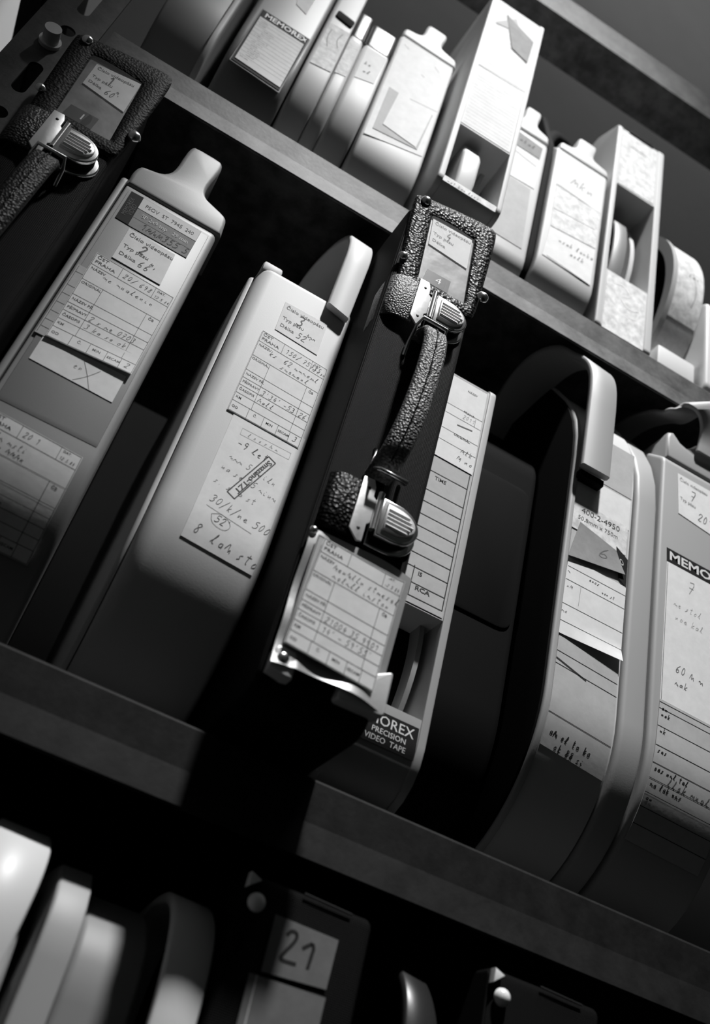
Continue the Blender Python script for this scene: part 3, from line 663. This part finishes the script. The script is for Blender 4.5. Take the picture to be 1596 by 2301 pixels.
# ------------------------------------------------------------------ leather bags with numbers
def bag(dx, dy, dz, label, num, card):
    t = thing('tape_bag', label, 'tape bag', (.146 + dx, .1 + dy, 1.417)); Q = lambda p: (p[0] + dx, p[1] + dy, p[2] + dz)
    Yf = -.060
    def done(bm, name, m, parent=t, ang=35, smooth=True):
        for v in bm.verts: v.co = Vector(Q(v.co))
        return mkbm(name, bm, m, parent, smooth, ang)
    # woven trunk of the bag
    pr = profile(Yf, 1.842, 1.4225, 1.4385, depth=.36, rise=(.05, .012), rt=.012)
    bm = bmesh.new(); body(bm, .1125 if num == '4' else .1185, .1785, pr, .004, .004, 4); done(bm, 'trunk', Weave)
    # card pocket: leather frame, film, cards
    outer = smooth_poly([(.112, 1.8475), (.1135, 1.852), (.120, 1.8545), (.150, 1.861), (.175, 1.8650), (.183, 1.8635), (.1840, 1.850), (.1830, 1.81), (.1815, 1.764), (.179, 1.7535), (.172, 1.7525), (.150, 1.7515), (.124, 1.7495), (.1185, 1.753), (.117, 1.762), (.1140, 1.81)], 2)
    inner = [(.1290, 1.838), (.1670, 1.8395), (.1712, 1.767), (.1325, 1.7655)]
    bm = bmesh.new(); y0 = Yf - .0028; y1 = Yf + .001
    def ang_sort(pts, c=(.149, 1.805)): return sorted(pts, key=lambda p: math.atan2(p[1] - c[1], p[0] - c[0]))
    # inner outline resampled to match the outer one
    import bisect
    n = len(outer); cen = (.150, 1.803); inn = []
    for (x, z) in outer:
        dxx, dzz = x - cen[0], z - cen[1]; best = None
        for i in range(4):
            a, b = inner[i], inner[(i + 1) % 4]; ex, ez = b[0] - a[0], b[1] - a[1]; den = dxx * ez - dzz * ex
            if abs(den) < 1e-12: continue
            tt = ((a[0] - cen[0]) * ez - (a[1] - cen[1]) * ex) / den; uu = ((a[0] - cen[0]) * dzz - (a[1] - cen[1]) * dxx) / den
            if tt > 0 and -1e-6 <= uu <= 1 + 1e-6 and (best is None or tt < best): best = tt
        inn.append((cen[0] + dxx * best, cen[1] + dzz * best))
    bulge = lambda k: .0008
    lay = []
    mid = [((a[0] * .5 + b[0] * .5), (a[1] * .5 + b[1] * .5)) for a, b in zip(outer, inn)]
    for pts, y in ((outer, y1), (outer, y0 + .0012), ([(o[0] * .88 + i[0] * .12, o[1] * .88 + i[1] * .12) for o, i in zip(outer, inn)], y0), (mid, y0 - .0008), ([(o[0] * .1 + i[0] * .9, o[1] * .1 + i[1] * .9) for o, i in zip(outer, inn)], y0), (inn, y0 + .0012), (inn, y1)):
        lay.append([bm.verts.new((p[0], y, p[1])) for p in pts])
    for a, b in zip(lay[:-1], lay[1:]):
        for k in range(n): bm.faces.new((a[k], a[(k + 1) % n], b[(k + 1) % n], b[k]))
    fr = done(bm, 'pocket_frame', Leath if num == '4' else LeathS, ang=60)
    Fs = lambda x, z, off: Vector(Q((x, Yf - off, z)))
    bk = Sheet('pocket_back', Fs, [(126, 1841), (169, 1842), (173.5, 1764), (129.5, 1763)], mat('pocket_grey_card', .40, .45, 0, 0.5, 60, .10, 45), t, off=.0005); bk.done()
    cislo(Sheet('number_card', Fs, card, Paper, t, off=.0012), num, 'B' if num == '1' else '', "60'" if num == '1' else '', 8.0, InkB, 1.0)
    tg = Sheet('dark_tag', Fs, [(137.4, 1780.5), (157.2, 1781.4), (156.8, 1767.7), (136.1, 1767.3)], P_dark, t, off=.0012); tg.text(num, 8.6, 9.3, 6.5, InkW, bold=.005); tg.done()
    V, Fc = [], []; rnd = random.Random(num); nu, nv = 16, 22
    for j in range(nv + 1):
        for i in range(nu + 1):
            u, v = i / nu, j / nv; x = .1285 + .0385 * u + .0040 * v; z = 1.8392 - .0738 * v
            yy = Yf - .0020 - .0009 * math.sin(7 * u * v + 1.5) * math.sin(PI * u) - .0012 * math.exp(-((u - .30 - .6 * v + .12) / .07) ** 2) * (v > .35) * math.sin(PI * v)
            V.append(Q((x, yy, z)))
    for j in range(nv):
        for i in range(nu): a = j * (nu + 1) + i; Fc.append((a, a + 1, a + nu + 2, a + nu + 1))
    fo = mk('clear_window', V, Fc, Film, t, smooth=True)
    for cx, cz, r in ((.1205, 1.8475, .0042), (.1165, 1.776, .0036), (.1830, 1.781, .0048)):
        bm = bmesh.new(); dome(bm, (cx, Yf - .0035, cz), r, r * .85); done(bm, 'rivet', Metal, ang=80)
    # clasp set: leather tab coming round the side, hinge plate, hasp with turn button
    def clasp(zo, xo, short):
        bm = bmesh.new()
        L = [(.1120 + xo, -.040, 1.752 + zo), (.1120 + xo, -.054, 1.755 + zo), (.1165 + xo, -.0650, 1.757 + zo), (.135 + xo, -.0655, 1.757 + zo)]
        R = [(.1120 + xo, -.040, 1.712 + zo), (.1120 + xo, -.054, 1.714 + zo), (.1165 + xo, -.0650, 1.715 + zo), (.135 + xo, -.0655, 1.716 + zo)]
        strap(bm, R, L, .002, 3, .0004); done(bm, 'leather_tab', (LeathW if short else Leath) if num == '4' else LeathD, ang=50)
        bm = bmesh.new(); z0 = 1.7185 + zo; x0 = .1325 + xo
        pl = [(x0, z0 + .002), (x0 + .0005, z0 + .041), (x0 + .0075, z0 + .0415), (x0 + .0095, z0 + .0365), (x0 + .0095, z0 + .030), (x0 + .0115, z0 + .028), (x0 + .0115, z0 + .011), (x0 + .0095, z0 + .009), (x0 + .0095, z0 - .0035), (x0 + .0065, z0 - .0045)]
        prism(bm, pl, Yf - .0075, Yf - .0062, .0004, 2); p = done(bm, 'hinge_plate', MetalM)
        for hz in (z0 + .034, z0 + .004):
            bm = bmesh.new(); dome(bm, (x0 + .0055, Yf - .0075, hz), .0011, .0005); done(bm, 'pin', InkB, p)
        bm = bmesh.new(); tube(bm, [(x0 + .0135, Yf - .0085, z0 + .006), (x0 + .0135, Yf - .0085, z0 + .0335)], [.0021, .0021], 14); done(bm, 'hinge_barrel', Metal, p, ang=50)
        def dshape(xa, xb, zc_, hh, n=18):
            pts = [(xa, zc_ + hh), (xa, zc_ - hh)]; rx = (xb - xa) * .62
            for k in range(n + 1):
                a = -PI / 2 + PI * k / n; pts.append((xb - rx + rx * math.cos(a), zc_ + hh * math.sin(a)))
            return pts
        zc_ = z0 + .0155
        bm = bmesh.new(); prism(bm, dshape(x0 + .0125, x0 + .0435, zc_ - .0005, .0158), Yf - .0025, Yf + .0005, .0012, 3); h = done(bm, 'lock_base', Metal)
        bm = bmesh.new(); prism(bm, dshape(x0 + .0150, x0 + .0400, zc_, .0125), Yf - .0095, Yf - .002, .0018, 3); done(bm, 'lock_body', P_black, h)
        bm = bmesh.new(); prism(bm, dshape(x0 + .0145, x0 + .0405, zc_, .0135), Yf - .0120, Yf - .0095, .0010, 3); lv = done(bm, 'lock_lever', Metal)
        bm = bmesh.new()
        prism(bm, dshape(x0 + .0175, x0 + .0375, zc_ + .0005, .0090), Yf - .0138, Yf - .0118, .0008, 2)
        for k in range(5):
            zz = zc_ - .0055 + k * .0028; tube(bm, [(x0 + .0185, Yf - .0138, zz), (x0 + .0355 - abs(k - 2) * .0015, Yf - .0138, zz)], .0009, 8)
        done(bm, 'ribbed_thumb_piece', MetalM, lv, ang=50)
    clasp(0, 0, True); clasp(-.186, .0015, False)
    # carrying handle with its metal brackets
    top = [(.148, -.061, 1.712), (.1495, -.074, 1.711), (.1500, -.084, 1.700), (.1500, -.088, 1.675), (.1490, -.088, 1.640), (.1470, -.085, 1.608), (.1450, -.076, 1.585), (.1440, -.063, 1.578)]
    bm = bmesh.new(); strap(bm, [(x - .0085, y, z) for x, y, z in top], [(x + .0085, y, z) for x, y, z in top], .006, 3, .002); hd = done(bm, 'carry_handle', LeathW if num == '4' else LeathD, ang=60)
    pts = smooth_line([(x - .0002, y - .0004, z) for x, y, z in top][1:-1], 2)
    bm = bmesh.new(); tube(bm, pts, .0006, 6); done(bm, 'seam', Leath, hd)
    for ez in (1.712, 1.578):
        s_ = 1 if ez > 1.65 else -1
        bm = bmesh.new(); tube(bm, [(.1385, -.0605, ez - .024 * s_), (.1385, -.0625, ez - .012 * s_), (.1385, -.070, ez - .002 * s_), (.1400, -.076, ez + .002 * s_), (.158, -.076, ez + .002 * s_), (.1595, -.070, ez - .002 * s_), (.1595, -.0615, ez - .010 * s_)], .0014, 8)
        done(bm, 'handle_bracket', Metal, ang=60)
    return t, Q, done, clasp
t4, Q4, done4, _ = bag(0, 0, 0, 'black leather and woven tape bag numbered 4 overhanging the middle shelf', '4', [(130.6, 1837.5), (165.1, 1839.7), (166.7, 1804.4), (132.8, 1806.9)])
# metal card holder at the foot of bag four
V, Fc = [], []; nu, nv = 24, 20
for j in range(nv + 1):
    for i in range(nu + 1):
        u, v = i / nu, j / nv; x = .1145 + .0635 * u + .003 * (1 - v) * u; z = 1.5250 - .0895 * v + .003 * math.sin(u * PI)
        y = -.0615 - .0016 * (1 + math.sin(u * 9 + 1)) * (.4 + .6 * v) - .0012 * math.sin(v * 11) * (u < .2) - .005 * max(0, v - .82) / .18
        V.append((x, y, z))
for j in range(nv):
    for i in range(nu): a = j * (nu + 1) + i; Fc.append((a, a + 1, a + nu + 2, a + nu + 1))
ch = mk('card_holder', V, Fc, MetalW, t4, smooth=True)
bm = bmesh.new(); prism(bm, [(.1150, 1.4330), (.1150, 1.4440), (.1165, 1.4470), (.1265, 1.4470), (.1285, 1.4430), (.1285, 1.4320), (.1250, 1.4315)], -.0668, -.058, .0012, 3); mkbm('corner_bracket', bm, MetalM, ch)
bm = bmesh.new(); dome(bm, (.1205, -.0676, 1.4405), .0033, .0016); mkbm('rivet', bm, Metal, ch, ang=80)
bm = bmesh.new(); dome(bm, (.1160, -.0640, 1.5235), .0025, .002); mkbm('rivet', bm, Metal, ch, ang=80)
bm = bmesh.new(); prism(bm, round_poly([(.1535, 1.4330), (.1550, 1.4470), (.1660, 1.4525), (.1815, 1.4610), (.1815, 1.4335)], .003), -.0672, -.057, .0012, 4); mkbm('corner_bracket', bm, MetalM, ch)
Fb = Front(-.0665)
sh = Sheet('record_card', Fb, [(118.7, 1520.4), (172.2, 1518.1), (171.4, 1449.8), (118.1, 1448.3)], PaperG, t4, off=.0002, label='older record card behind the top one')
sh.rect(.6, .6, sh.w - .6, sh.h - .6, .35); sh.done()
form(Sheet('record_card', Fb, [(122.2, 1518.7), (174.1, 1514.9), (171.7, 1443.7), (118.1, 1448.3)], Paper, t4, off=.0014, curl=lambda u, v: .0008 + .0018 * max(0, u - .8) / .2 * max(0, .25 - v) / .25 - .0004 * math.sin(PI * v)),
     'Hendlln stresel', 'colgll imston', '', '21004 35 9901', "14' - 59'55'", '')
settle(t4)
t1, _, _, _ = bag(-.2665, .030, -.0040, 'black leather tape bag numbered 1 beside the upright', '1', [(134.5, 1833), (166.5, 1839.0), (167.5, 1801.5), (134.8, 1806.5)])
settle(t1)

# ------------------------------------------------------------------ upper shelf
Zb = 1.917
Zs = 1.9180
# a
t = thing('tape_case', 'plain grey tape case at the left end of the upper shelf beside the upright', 'tape case', (-0.105, 0.15, Zb))
simple_case(t, -.1300, -.0845, 2.27, Zs, 2.025, P_mid, rl=.0025, rr=.001); simple_case(t, -.0840, -.0785, 2.27, Zs, 2.0, P_light, yf=-.001, rl=.001, rr=.002, name='lid')
sh = Sheet('paper_label', Front(-.0002), [(-112, 2160), (-90, 2160), (-90, 2057), (-112, 2062)], PaperD, t); sh.done(); settle(t)
# b
t = thing('tape_case', 'grey tape case with black-headed white label on the left of the upper shelf', 'tape case', (-0.037, 0.15, Zb))
simple_case(t, -.0675, -.0078, 2.27, Zs, 2.025, P_grey, rl=.005, rr=.0045)
Fb_ = Front(0.0)
Sheet('label_frame', Fb_, [(-60.3, 2060.5), (-11.2, 2060.0), (-13.4, 1963.0), (-61.5, 1967.0)], PaperD, t, off=.0006, label='raised grey border around the white label').done()
Sheet('label_border', Fb_, [(-59.3, 2059.8), (-12.4, 2059.2), (-14.4, 1965.4), (-60.5, 1968.6)], LabB, t, off=.0011).done()
sh = Sheet('black_label', Fb_, [(-57.8, 2059.0), (-13.5, 2058.6), (-14.1, 2047.0), (-57.9, 2047.6)], LabB, t, off=.0014); sh.text('MEMOREX', 2.5, 8.9, 7.2, InkW, bold=.03, wide=.93); sh.done()
sh = Sheet('white_label', Fb_, [(-58.2, 2046.9), (-14.3, 2046.0), (-14.9, 1969.3), (-58.4, 1972.4)], Paper, t, off=.0016); rows(sh, 12, 0.2, True, InkL, 4, .05)
sh = Sheet('paper_label', Fb_, [(-44, 2150), (-24, 2150), (-25, 2093), (-37, 2099)], Paper, t); sh.done()
settle(t)
# c: round tin and its neighbour
t = thing('tape_case', 'grey round-bottomed tape case with torn label and black slot at top', 'tape case', (0.01, 0.15, Zb))
simple_case(t, -.0060, .0190, 2.27, Zs, 2.035, P_light, rl=.004, rr=.002)
Sc = Front(0.0, 2.035, .118)
sh = Sheet('paper_label', Sc, [(-2.5, 2104.8), (17.5, 2106.4), (17.5, 2033.2), (-2.5, 2029.6)], PaperM, t); sh.path([(4, 10), (3, 25), (7, 40)], .8, InkL); sh.path([(15, 8), (12, 22), (16, 34)], .8, InkL); sh.done()
bm = bmesh.new(); prism(bm, round_poly([(-.0015, 2.119), (-.0008, 2.131), (.0180, 2.128), (.0170, 2.115)], .003), -.0015, .004, .0008, 2); mkbm('slot', bm, P_black, t); settle(t)
t = thing('tape_case', 'pale two-shell tape case with shade coloured into its top, left of the capped bright-labelled case', 'tape case', (0.04, 0.15, Zb))
simple_case(t, .0195, .0335, 2.108, Zs, 2.030, P_light, rl=.003, rr=.004, rise=(0.0, 0.0), rt=.001); simple_case(t, .0337, .0610, 2.108, Zs, 2.030, P_light, rl=.005, rr=.003, rise=(0.0, 0.0), rt=.001)
simple_case(t, .0197, .0335, 2.156, 2.1085, 2.1095, P_dark, rl=.003, rr=.004, rise=(.05, .01), name='shaded_top'); simple_case(t, .0337, .0608, 2.150, 2.1085, 2.1095, P_dark, rl=.005, rr=.003, rise=(.05, .01), name='shaded_top')  # shadow across the upper part, built in as dark top pieces
sh = Sheet('paper_label', Front(0.0, 2.03, .112), [(20.5, 2100.4), (31.0, 2099.4), (31.0, 2040), (20.5, 2037)], PaperM, t); sh.done()
sh = Sheet('torn_paper', Front(0.0), [(38, 2104), (59, 2104), (57, 2055), (38, 2048)], Paper, t); sh.hand('ke', 3, 30, 6, InkG, .6); sh.hand('nl', 5, 44, 6, InkG, .8); sh.done(); settle(t)
# d
t = thing('tape_case', 'capped tape case with large bright label in the middle of the upper shelf', 'tape case', (0.09, 0.15, Zb))
simple_case(t, .0628, .1245, 2.159, Zs, 1.985, P_light, rl=.003, rr=.003, rise=(.05, .02)); add_cap(t, .0645, .1260, 2.1595, P_light, k=.62, depth=.06)
sh = Sheet('large_label', Front(0.0), [(65.0, 2157.0), (122.5, 2157.0), (121.5, 1996), (65.5, 1979.4)], Paper, t); sh.line(28, 95, sh.w, 93, .5); sh.line(4, 12, 10, 16, .6); sh.line(30, 45, 34, 47, .6); sh.line(40, 18, 46, 24, .5, InkL); sh.done()
Sheet('grey_label', Front(0.0), [(70.9, 2064.6), (118.7, 2062.8), (115.2, 2000.5), (70.9, 1992.8)], PaperG, t, off=.0008).done()
Sheet('white_slip', Front(0.0), [(81.3, 2064.2), (117.7, 2062.8), (113.2, 2002.0), (78.0, 2006.0)], Paper, t, off=.0012).done()
settle(t)
# e
t = thing('tape_case', 'tallest bright windowed tape case jutting forward on the upper shelf', 'tape case', (0.16, 0.12, Zb))
windowed(t, .1295, .1925, 2.256, 1.9185, 1.928, 2.0105, 1.9295, P_light, yf=-.040, wl=.006, wr=.005, rise=(.09, .039))
Fe = Front(-.039)
sh = Sheet('upper_label', Fe, [(135.0, 2252), (187.2, 2252), (187.0, 2117.5), (135.0, 2115)], Paper, t); sh.line(0, 136, sh.w, 134.5, .8)
for k in range(9): sh.line(2, 60 + k * 8, sh.w - 2, 61 + k * 8, .25, InkL)
sh.done()
sh = Sheet('lower_label', Fe, [(135.0, 2114.0), (187.0, 2116.8), (187.2, 2012.5), (135.0, 2012.5)], Paper, t)
for k in range(18): sh.line(2, 6 + k * 5.4, sh.w - 2, 6 + k * 5.4, .22, InkL)
sh.done()
sh = Sheet('torn_tape', Fe, [(149.0, 2232.2), (184.0, 2214), (182.5, 2170), (163.0, 2178)], PaperD, t, off=.0012); sh.done()
sh = Sheet('torn_tape', Fe, [(140.0, 2207), (160.0, 2237), (168.0, 2214), (140.4, 2204)], PaperG, t, off=.0008); sh.done()
sh = Sheet('foot_label', Fe, [(135.0, 1928.2), (187.0, 1928.2), (187.0, 1921.0), (135.0, 1921.0)], PaperM, t); sh.hand('nat kan lons', 4, 6, 4, InkG, .3); sh.done()
bm = bmesh.new(); body(bm, .1475, .1655, [(-.030, 1.935), (-.034, 1.95), (-.034, 1.985), (-.028, 2.003), (-.01, 2.012), (.05, 2.012), (.05, 1.93)][::-1], .003, .003, 3); mkbm('reel_guard', bm, P_light, t)
reel(t, .140, .181, .11, 2.075, .135, P_mid, Tape); settle(t)
# f
t = thing('tape_case', 'capped pale tape case just right of the tallest case on the upper shelf', 'tape case', (0.215, 0.15, Zb))
simple_case(t, .1945, .2430, 2.132, Zs, 1.945, P_light, rl=.003, rr=.004, rise=(.05, .02)); add_cap(t, .1955, .2430, 2.1325, P_light, k=.62, depth=.06)
sh = Sheet('grey_label', Front(0.0), [(200, 2126), (236.6, 2121.7), (235.7, 2101.2), (200, 2101)], PaperD, t); sh.hand('okal', 10, 14, 7, InkG, .9); sh.done()
sh = Sheet('white_label', Front(0.0), [(198, 2098), (237.5, 2094.3), (236, 2050), (198, 2048)], Paper, t); sh.line(6, 6, 36, 10, 1.0, InkL); sh.done()
Sheet('long_label', Front(0.0), [(198, 2047), (232.5, 2046), (236.0, 1955), (198, 1955)], PaperG, t).done(); settle(t)
# g
t = thing('tape_case', 'black-backed tape case with white spine on the right of the upper shelf', 'tape case', (0.28, 0.15, Zb))
simple_case(t, .2450, .2520, 2.150, Zs, 1.97, P_black, yf=.006, rise=(.03, .10), rl=.002, rr=.001, name='black_back'); simple_case(t, .2525, .3160, 2.141, Zs, 1.965, P_light, rise=(.02, .03), rl=.002, rr=.003)
add_cap(t, .2560, .3170, 2.1415, P_light, k=.55, depth=.025)
L_ = [(.258, .028, 2.15), (.262, .030, 2.200), (.271, .036, 2.232), (.285, .045, 2.245), (.294, .045, 2.240), (.302, .04, 2.205), (.304, .04, 2.15)]
bm = bmesh.new(); strap(bm, L_[::-1], [(x, y + .06, z) for x, y, z in L_][::-1], .012, 3, .002); mkbm('handle', bm, P_black, t, ang=50)
Fg = Front(0.0)
sh = Sheet('upper_label', Fg, [(257.2, 2139.0), (311.8, 2139.1), (312.4, 2077.0), (258.2, 2079.4)], Paper, t); sh.hand('hkn', 16, 44, 14, InkL, .9); sh.line(2, 58, 50, 60, .5, InkL); sh.done()
sh = Sheet('middle_label', Fg, [(258.2, 2078.4), (312.0, 2076.4), (311.7, 2019.0), (260.4, 2012.6)], PaperM, t); sh.line(1, 38, 50, 34, .6, InkL); sh.done()
sh = Sheet('lower_label', Fg, [(260.0, 2011.0), (311.7, 2017.5), (311.2, 1962.6), (257.3, 1965.2)], Paper, t); sh.hand('nsak lanka', 12, 16, 6, InkL, .7); sh.hand('aolk', 26, 26, 6, InkL, .7); sh.line(4, 44, 50, 46, .8, InkL); sh.done()
settle(t)
# h
t = thing('tape_case', 'tall windowed tape case with white reel showing, right part of upper shelf', 'tape case', (0.353, 0.15, Zb))
windowed(t, .3215, .3845, 2.256, Zs, Zs + .006, 2.1475, 2.003, P_light, wl=.006, wr=.008, rise=(.039, .029))
Fh = Front(.001)
sh = Sheet('upper_label', Fh, [(328.5, 2253), (374.5, 2253), (375.0, 2150.4), (328.4, 2149.1)], PaperM, t); sh.line(12, 24, 33, 26, 1.0, InkG); sh.done()
sh = Sheet('lower_label', Fh, [(329.0, 2001), (375.0, 2001), (375.4, 1919.6), (329.0, 1919.3)], PaperM, t); sh.path([(8, 12), (20, 8), (30, 20), (14, 26), (28, 40), (40, 30), (36, 50), (24, 46)], 2.0, InkW); sh.done()
bm = bmesh.new(); prism(bm, [(.336, 2.2525), (.339, 2.2585), (.366, 2.2585), (.369, 2.2525)], -.0006, .01, .0006, 2); mkbm('grip_slot', bm, P_black, t)
bm = bmesh.new(); n_ = [(.012 + .0 * k, 0) for k in range(2)]
strap(bm, [(.3425, .035, 2.14), (.3415, .018, 2.118), (.3405, .012, 2.075), (.3405, .018, 2.03), (.3415, .035, 2.00)], [(.3590, .035, 2.14), (.3580, .018, 2.118), (.3570, .012, 2.075), (.3570, .018, 2.03), (.3580, .035, 2.00)], .004, 3); mkbm('tape_band', bm, P_grey, t, ang=50)
reel(t, .3300, .3700, .155, 2.075, .136, P_light, Tape, wide=.005); settle(t)
# i
t = thing('tape_drum', 'round woven-sided tape drum near the right end of the upper shelf', 'tape case', (0.435, 0.15, Zb))
bm = bmesh.new(); disc_x(bm, .4105, .4460, .140, 2.068, .138, 80); mkbm('drum', bm, mat('grey_canvas', .74, .8, 0, .5, 500, .04, 200, kind='weave'), t, ang=20)
bm = bmesh.new(); disc_x(bm, .4050, .4105, .140, 2.068, .140, 80, r_in=.128); mkbm('rim', bm, P_mid, t, ang=20)
bm = bmesh.new(); disc_x(bm, .4085, .4103, .140, 2.068, .130, 64); mkbm('dark_side', bm, P_black, t, ang=20)
bm = bmesh.new(); box(bm, .400, .4440, .010, .25, 1.918, 1.9565, .002); mkbm('foot', bm, P_light, t)
sh = Sheet('canvas_label', lambda x, z, off: Vector((x, .140 - (.138 + off) * math.cos((z - 2.068) / .138), 2.068 + (.138 + off) * math.sin((z - 2.068) / .138))), [(411.5, 2140), (445, 2140), (445, 2010), (411.5, 2010)], PaperM, t, nv=24)
sh.path([(20, 60), (26, 90), (22, 110)], .8, InkL); sh.hand('lan', 14, 70, 7, InkG, .6); sh.done(); settle(t)
# j
t = thing('tape_case', 'bright white tape case at the right edge of the upper shelf', 'tape case', (0.51, 0.15, Zb))
simple_case(t, .4480, .5100, 2.045, 1.918, 1.93, P_white, yf=.0, rl=.003, rr=.003); settle(t)

# ------------------------------------------------------------------ lower shelf
Zl = 0.917
t = thing('tape_case', 'white-handled tape case at the far left of the lower shelf', 'tape case', (0.03, 0.15, Zl))
simple_case(t, -.022, .0640, 1.268, Zl + .001, .99, P_grey, rise=(.03, .06), yf=.012, rt=.02)
L_ = [(.0270, -.006, 1.235), (.0270, -.006, 1.27), (.028, -.004, 1.298), (.030, .004, 1.320), (.0325, .018, 1.336), (.033, .05, 1.345), (.033, .09, 1.335), (.033, .11, 1.29)]
R_ = [(.0555, -.006, 1.235), (.0565, -.006, 1.27), (.0585, -.004, 1.298), (.0600, .004, 1.318), (.0600, .018, 1.335), (.060, .05, 1.345), (.060, .09, 1.335), (.060, .11, 1.29)]
bm = bmesh.new(); strap(bm, L_, R_, .006); mkbm('handle', bm, P_white, t, ang=50)
bm = bmesh.new(); box(bm, .018, .0445, -.009, .012, 1.215, 1.262, .003); mkbm('handle_foot', bm, P_white, t); settle(t)
t = thing('tape_case', 'grey tape case with pale curved handle strap on the lower shelf', 'tape case', (0.10, 0.15, Zl))
simple_case(t, .0695, .0865, 1.318, Zl + .001, .99, P_mid, rise=(.03, .02), rt=.03, rl=.002, rr=.001, name='lid', yf=.002); simple_case(t, .0870, .1225, 1.315, Zl + .001, .99, P_grey, rise=(.04, .015), rt=.04, yf=.0035)
L_ = [(.1290, -.004, 1.230), (.1285, -.004, 1.27), (.1275, -.002, 1.30), (.1265, .006, 1.322), (.126, .022, 1.335), (.126, .05, 1.338), (.126, .09, 1.33), (.126, .10, 1.28)]
R_ = [(.1500, -.004, 1.230), (.1502, -.004, 1.27), (.1502, -.002, 1.30), (.1500, .006, 1.320), (.1495, .022, 1.334), (.149, .05, 1.338), (.149, .09, 1.33), (.149, .10, 1.28)]
bm = bmesh.new(); strap(bm, L_, R_, .006); mkbm('handle', bm, P_white, t, ang=50)
bm = bmesh.new(); tube(bm, [(.121, .008, 1.235), (.132, .003, 1.235)], .004, 8); mkbm('handle_lug', bm, P_grey, t); settle(t)
def low_bag(dx, dz, label, num):
    t = thing('tape_bag', label, 'tape bag', (.19 + dx, .1, Zl)); Yf = -.012
    bm = bmesh.new(); body(bm, .1525 + dx, .2260 + dx, profile(Yf, 1.354 + dz, Zl + .001, Zl + .02, depth=.35, rise=(.05, .004), rt=.006), .004, .004); mkbm('trunk', bm, Weave, t)
    bm = bmesh.new(); dome(bm, (.1600 + dx, Yf - .002, 1.3400 + dz), .0048, .0048); mkbm('rivet', bm, Stud, t, ang=80)
    bm = bmesh.new(); prism(bm, [(.1530 + dx, 1.3455 + dz), (.1530 + dx, 1.3530 + dz), (.1595 + dx, 1.3505 + dz)], Yf - .004, Yf + .001, .0004, 2); mkbm('corner_tip', bm, Stud, t)
    bm = bmesh.new(); tube(bm, [(.184 + dx, Yf - .001, 1.3530 + dz), (.212 + dx, Yf - .001, 1.3520 + dz)], .0006, 6); mkbm('piping', bm, P_dark, t)
    if num:
        sh = Sheet('number_card', Front(Yf), [(171.8, 1338.5), (208.0, 1338.0), (207.4, 1314.0), (172.2, 1311.4)], PaperDD, t, off=.001)
        sh.path([(8.5, 7.5), (10.5, 4.2), (14.0, 4.8), (13.8, 9), (7.5, 18.5), (9, 19.6), (17.0, 19.4)], 1.9, InkB, 2); sh.path([(18.3, 11), (24.5, 5.4), (23.5, 20)], 1.9, InkB, 1); sh.done()
        sh = Sheet('grey_card', Front(Yf), [(166.6, 1309.0), (208.0, 1310.4), (207.6, 1276), (167.6, 1276)], PaperDD, t, off=.0014); sh.line(4, 0, 4, 30, .7, PaperG); sh.done()
    settle(t)
low_bag(0, 0, 'black tape bag with the hand-painted number 21 on the lower shelf', '21')
low_bag(.1460, .001, 'black tape bag without number card right of bag 21', '')
t = thing('tape_case', 'tape case coloured dark for shade, with curved strap handle between the two black bags of the lower shelf', 'tape case', (0.26, 0.15, Zl))
simple_case(t, .2290, .2950, 1.262, Zl + .001, .99, P_dark, yf=.01)  # dark plastic holds the shade between the bags
L_ = [(.2560, -.006, 1.235), (.2560, -.006, 1.28), (.2560, -.002, 1.315), (.2560, .008, 1.335), (.256, .03, 1.348), (.256, .06, 1.348), (.256, .09, 1.30)]
R_ = [(.2800, -.006, 1.235), (.2795, -.006, 1.28), (.2770, -.002, 1.312), (.2740, .008, 1.332), (.272, .03, 1.347), (.272, .06, 1.347), (.272, .09, 1.30)]
bm = bmesh.new(); strap(bm, L_, R_, .006); mkbm('handle', bm, P_dark, t, ang=50)
bm = bmesh.new(); box(bm, .257, .278, -.004, .012, 1.225, 1.242, .002); mkbm('handle_foot', bm, P_dark, t); settle(t)
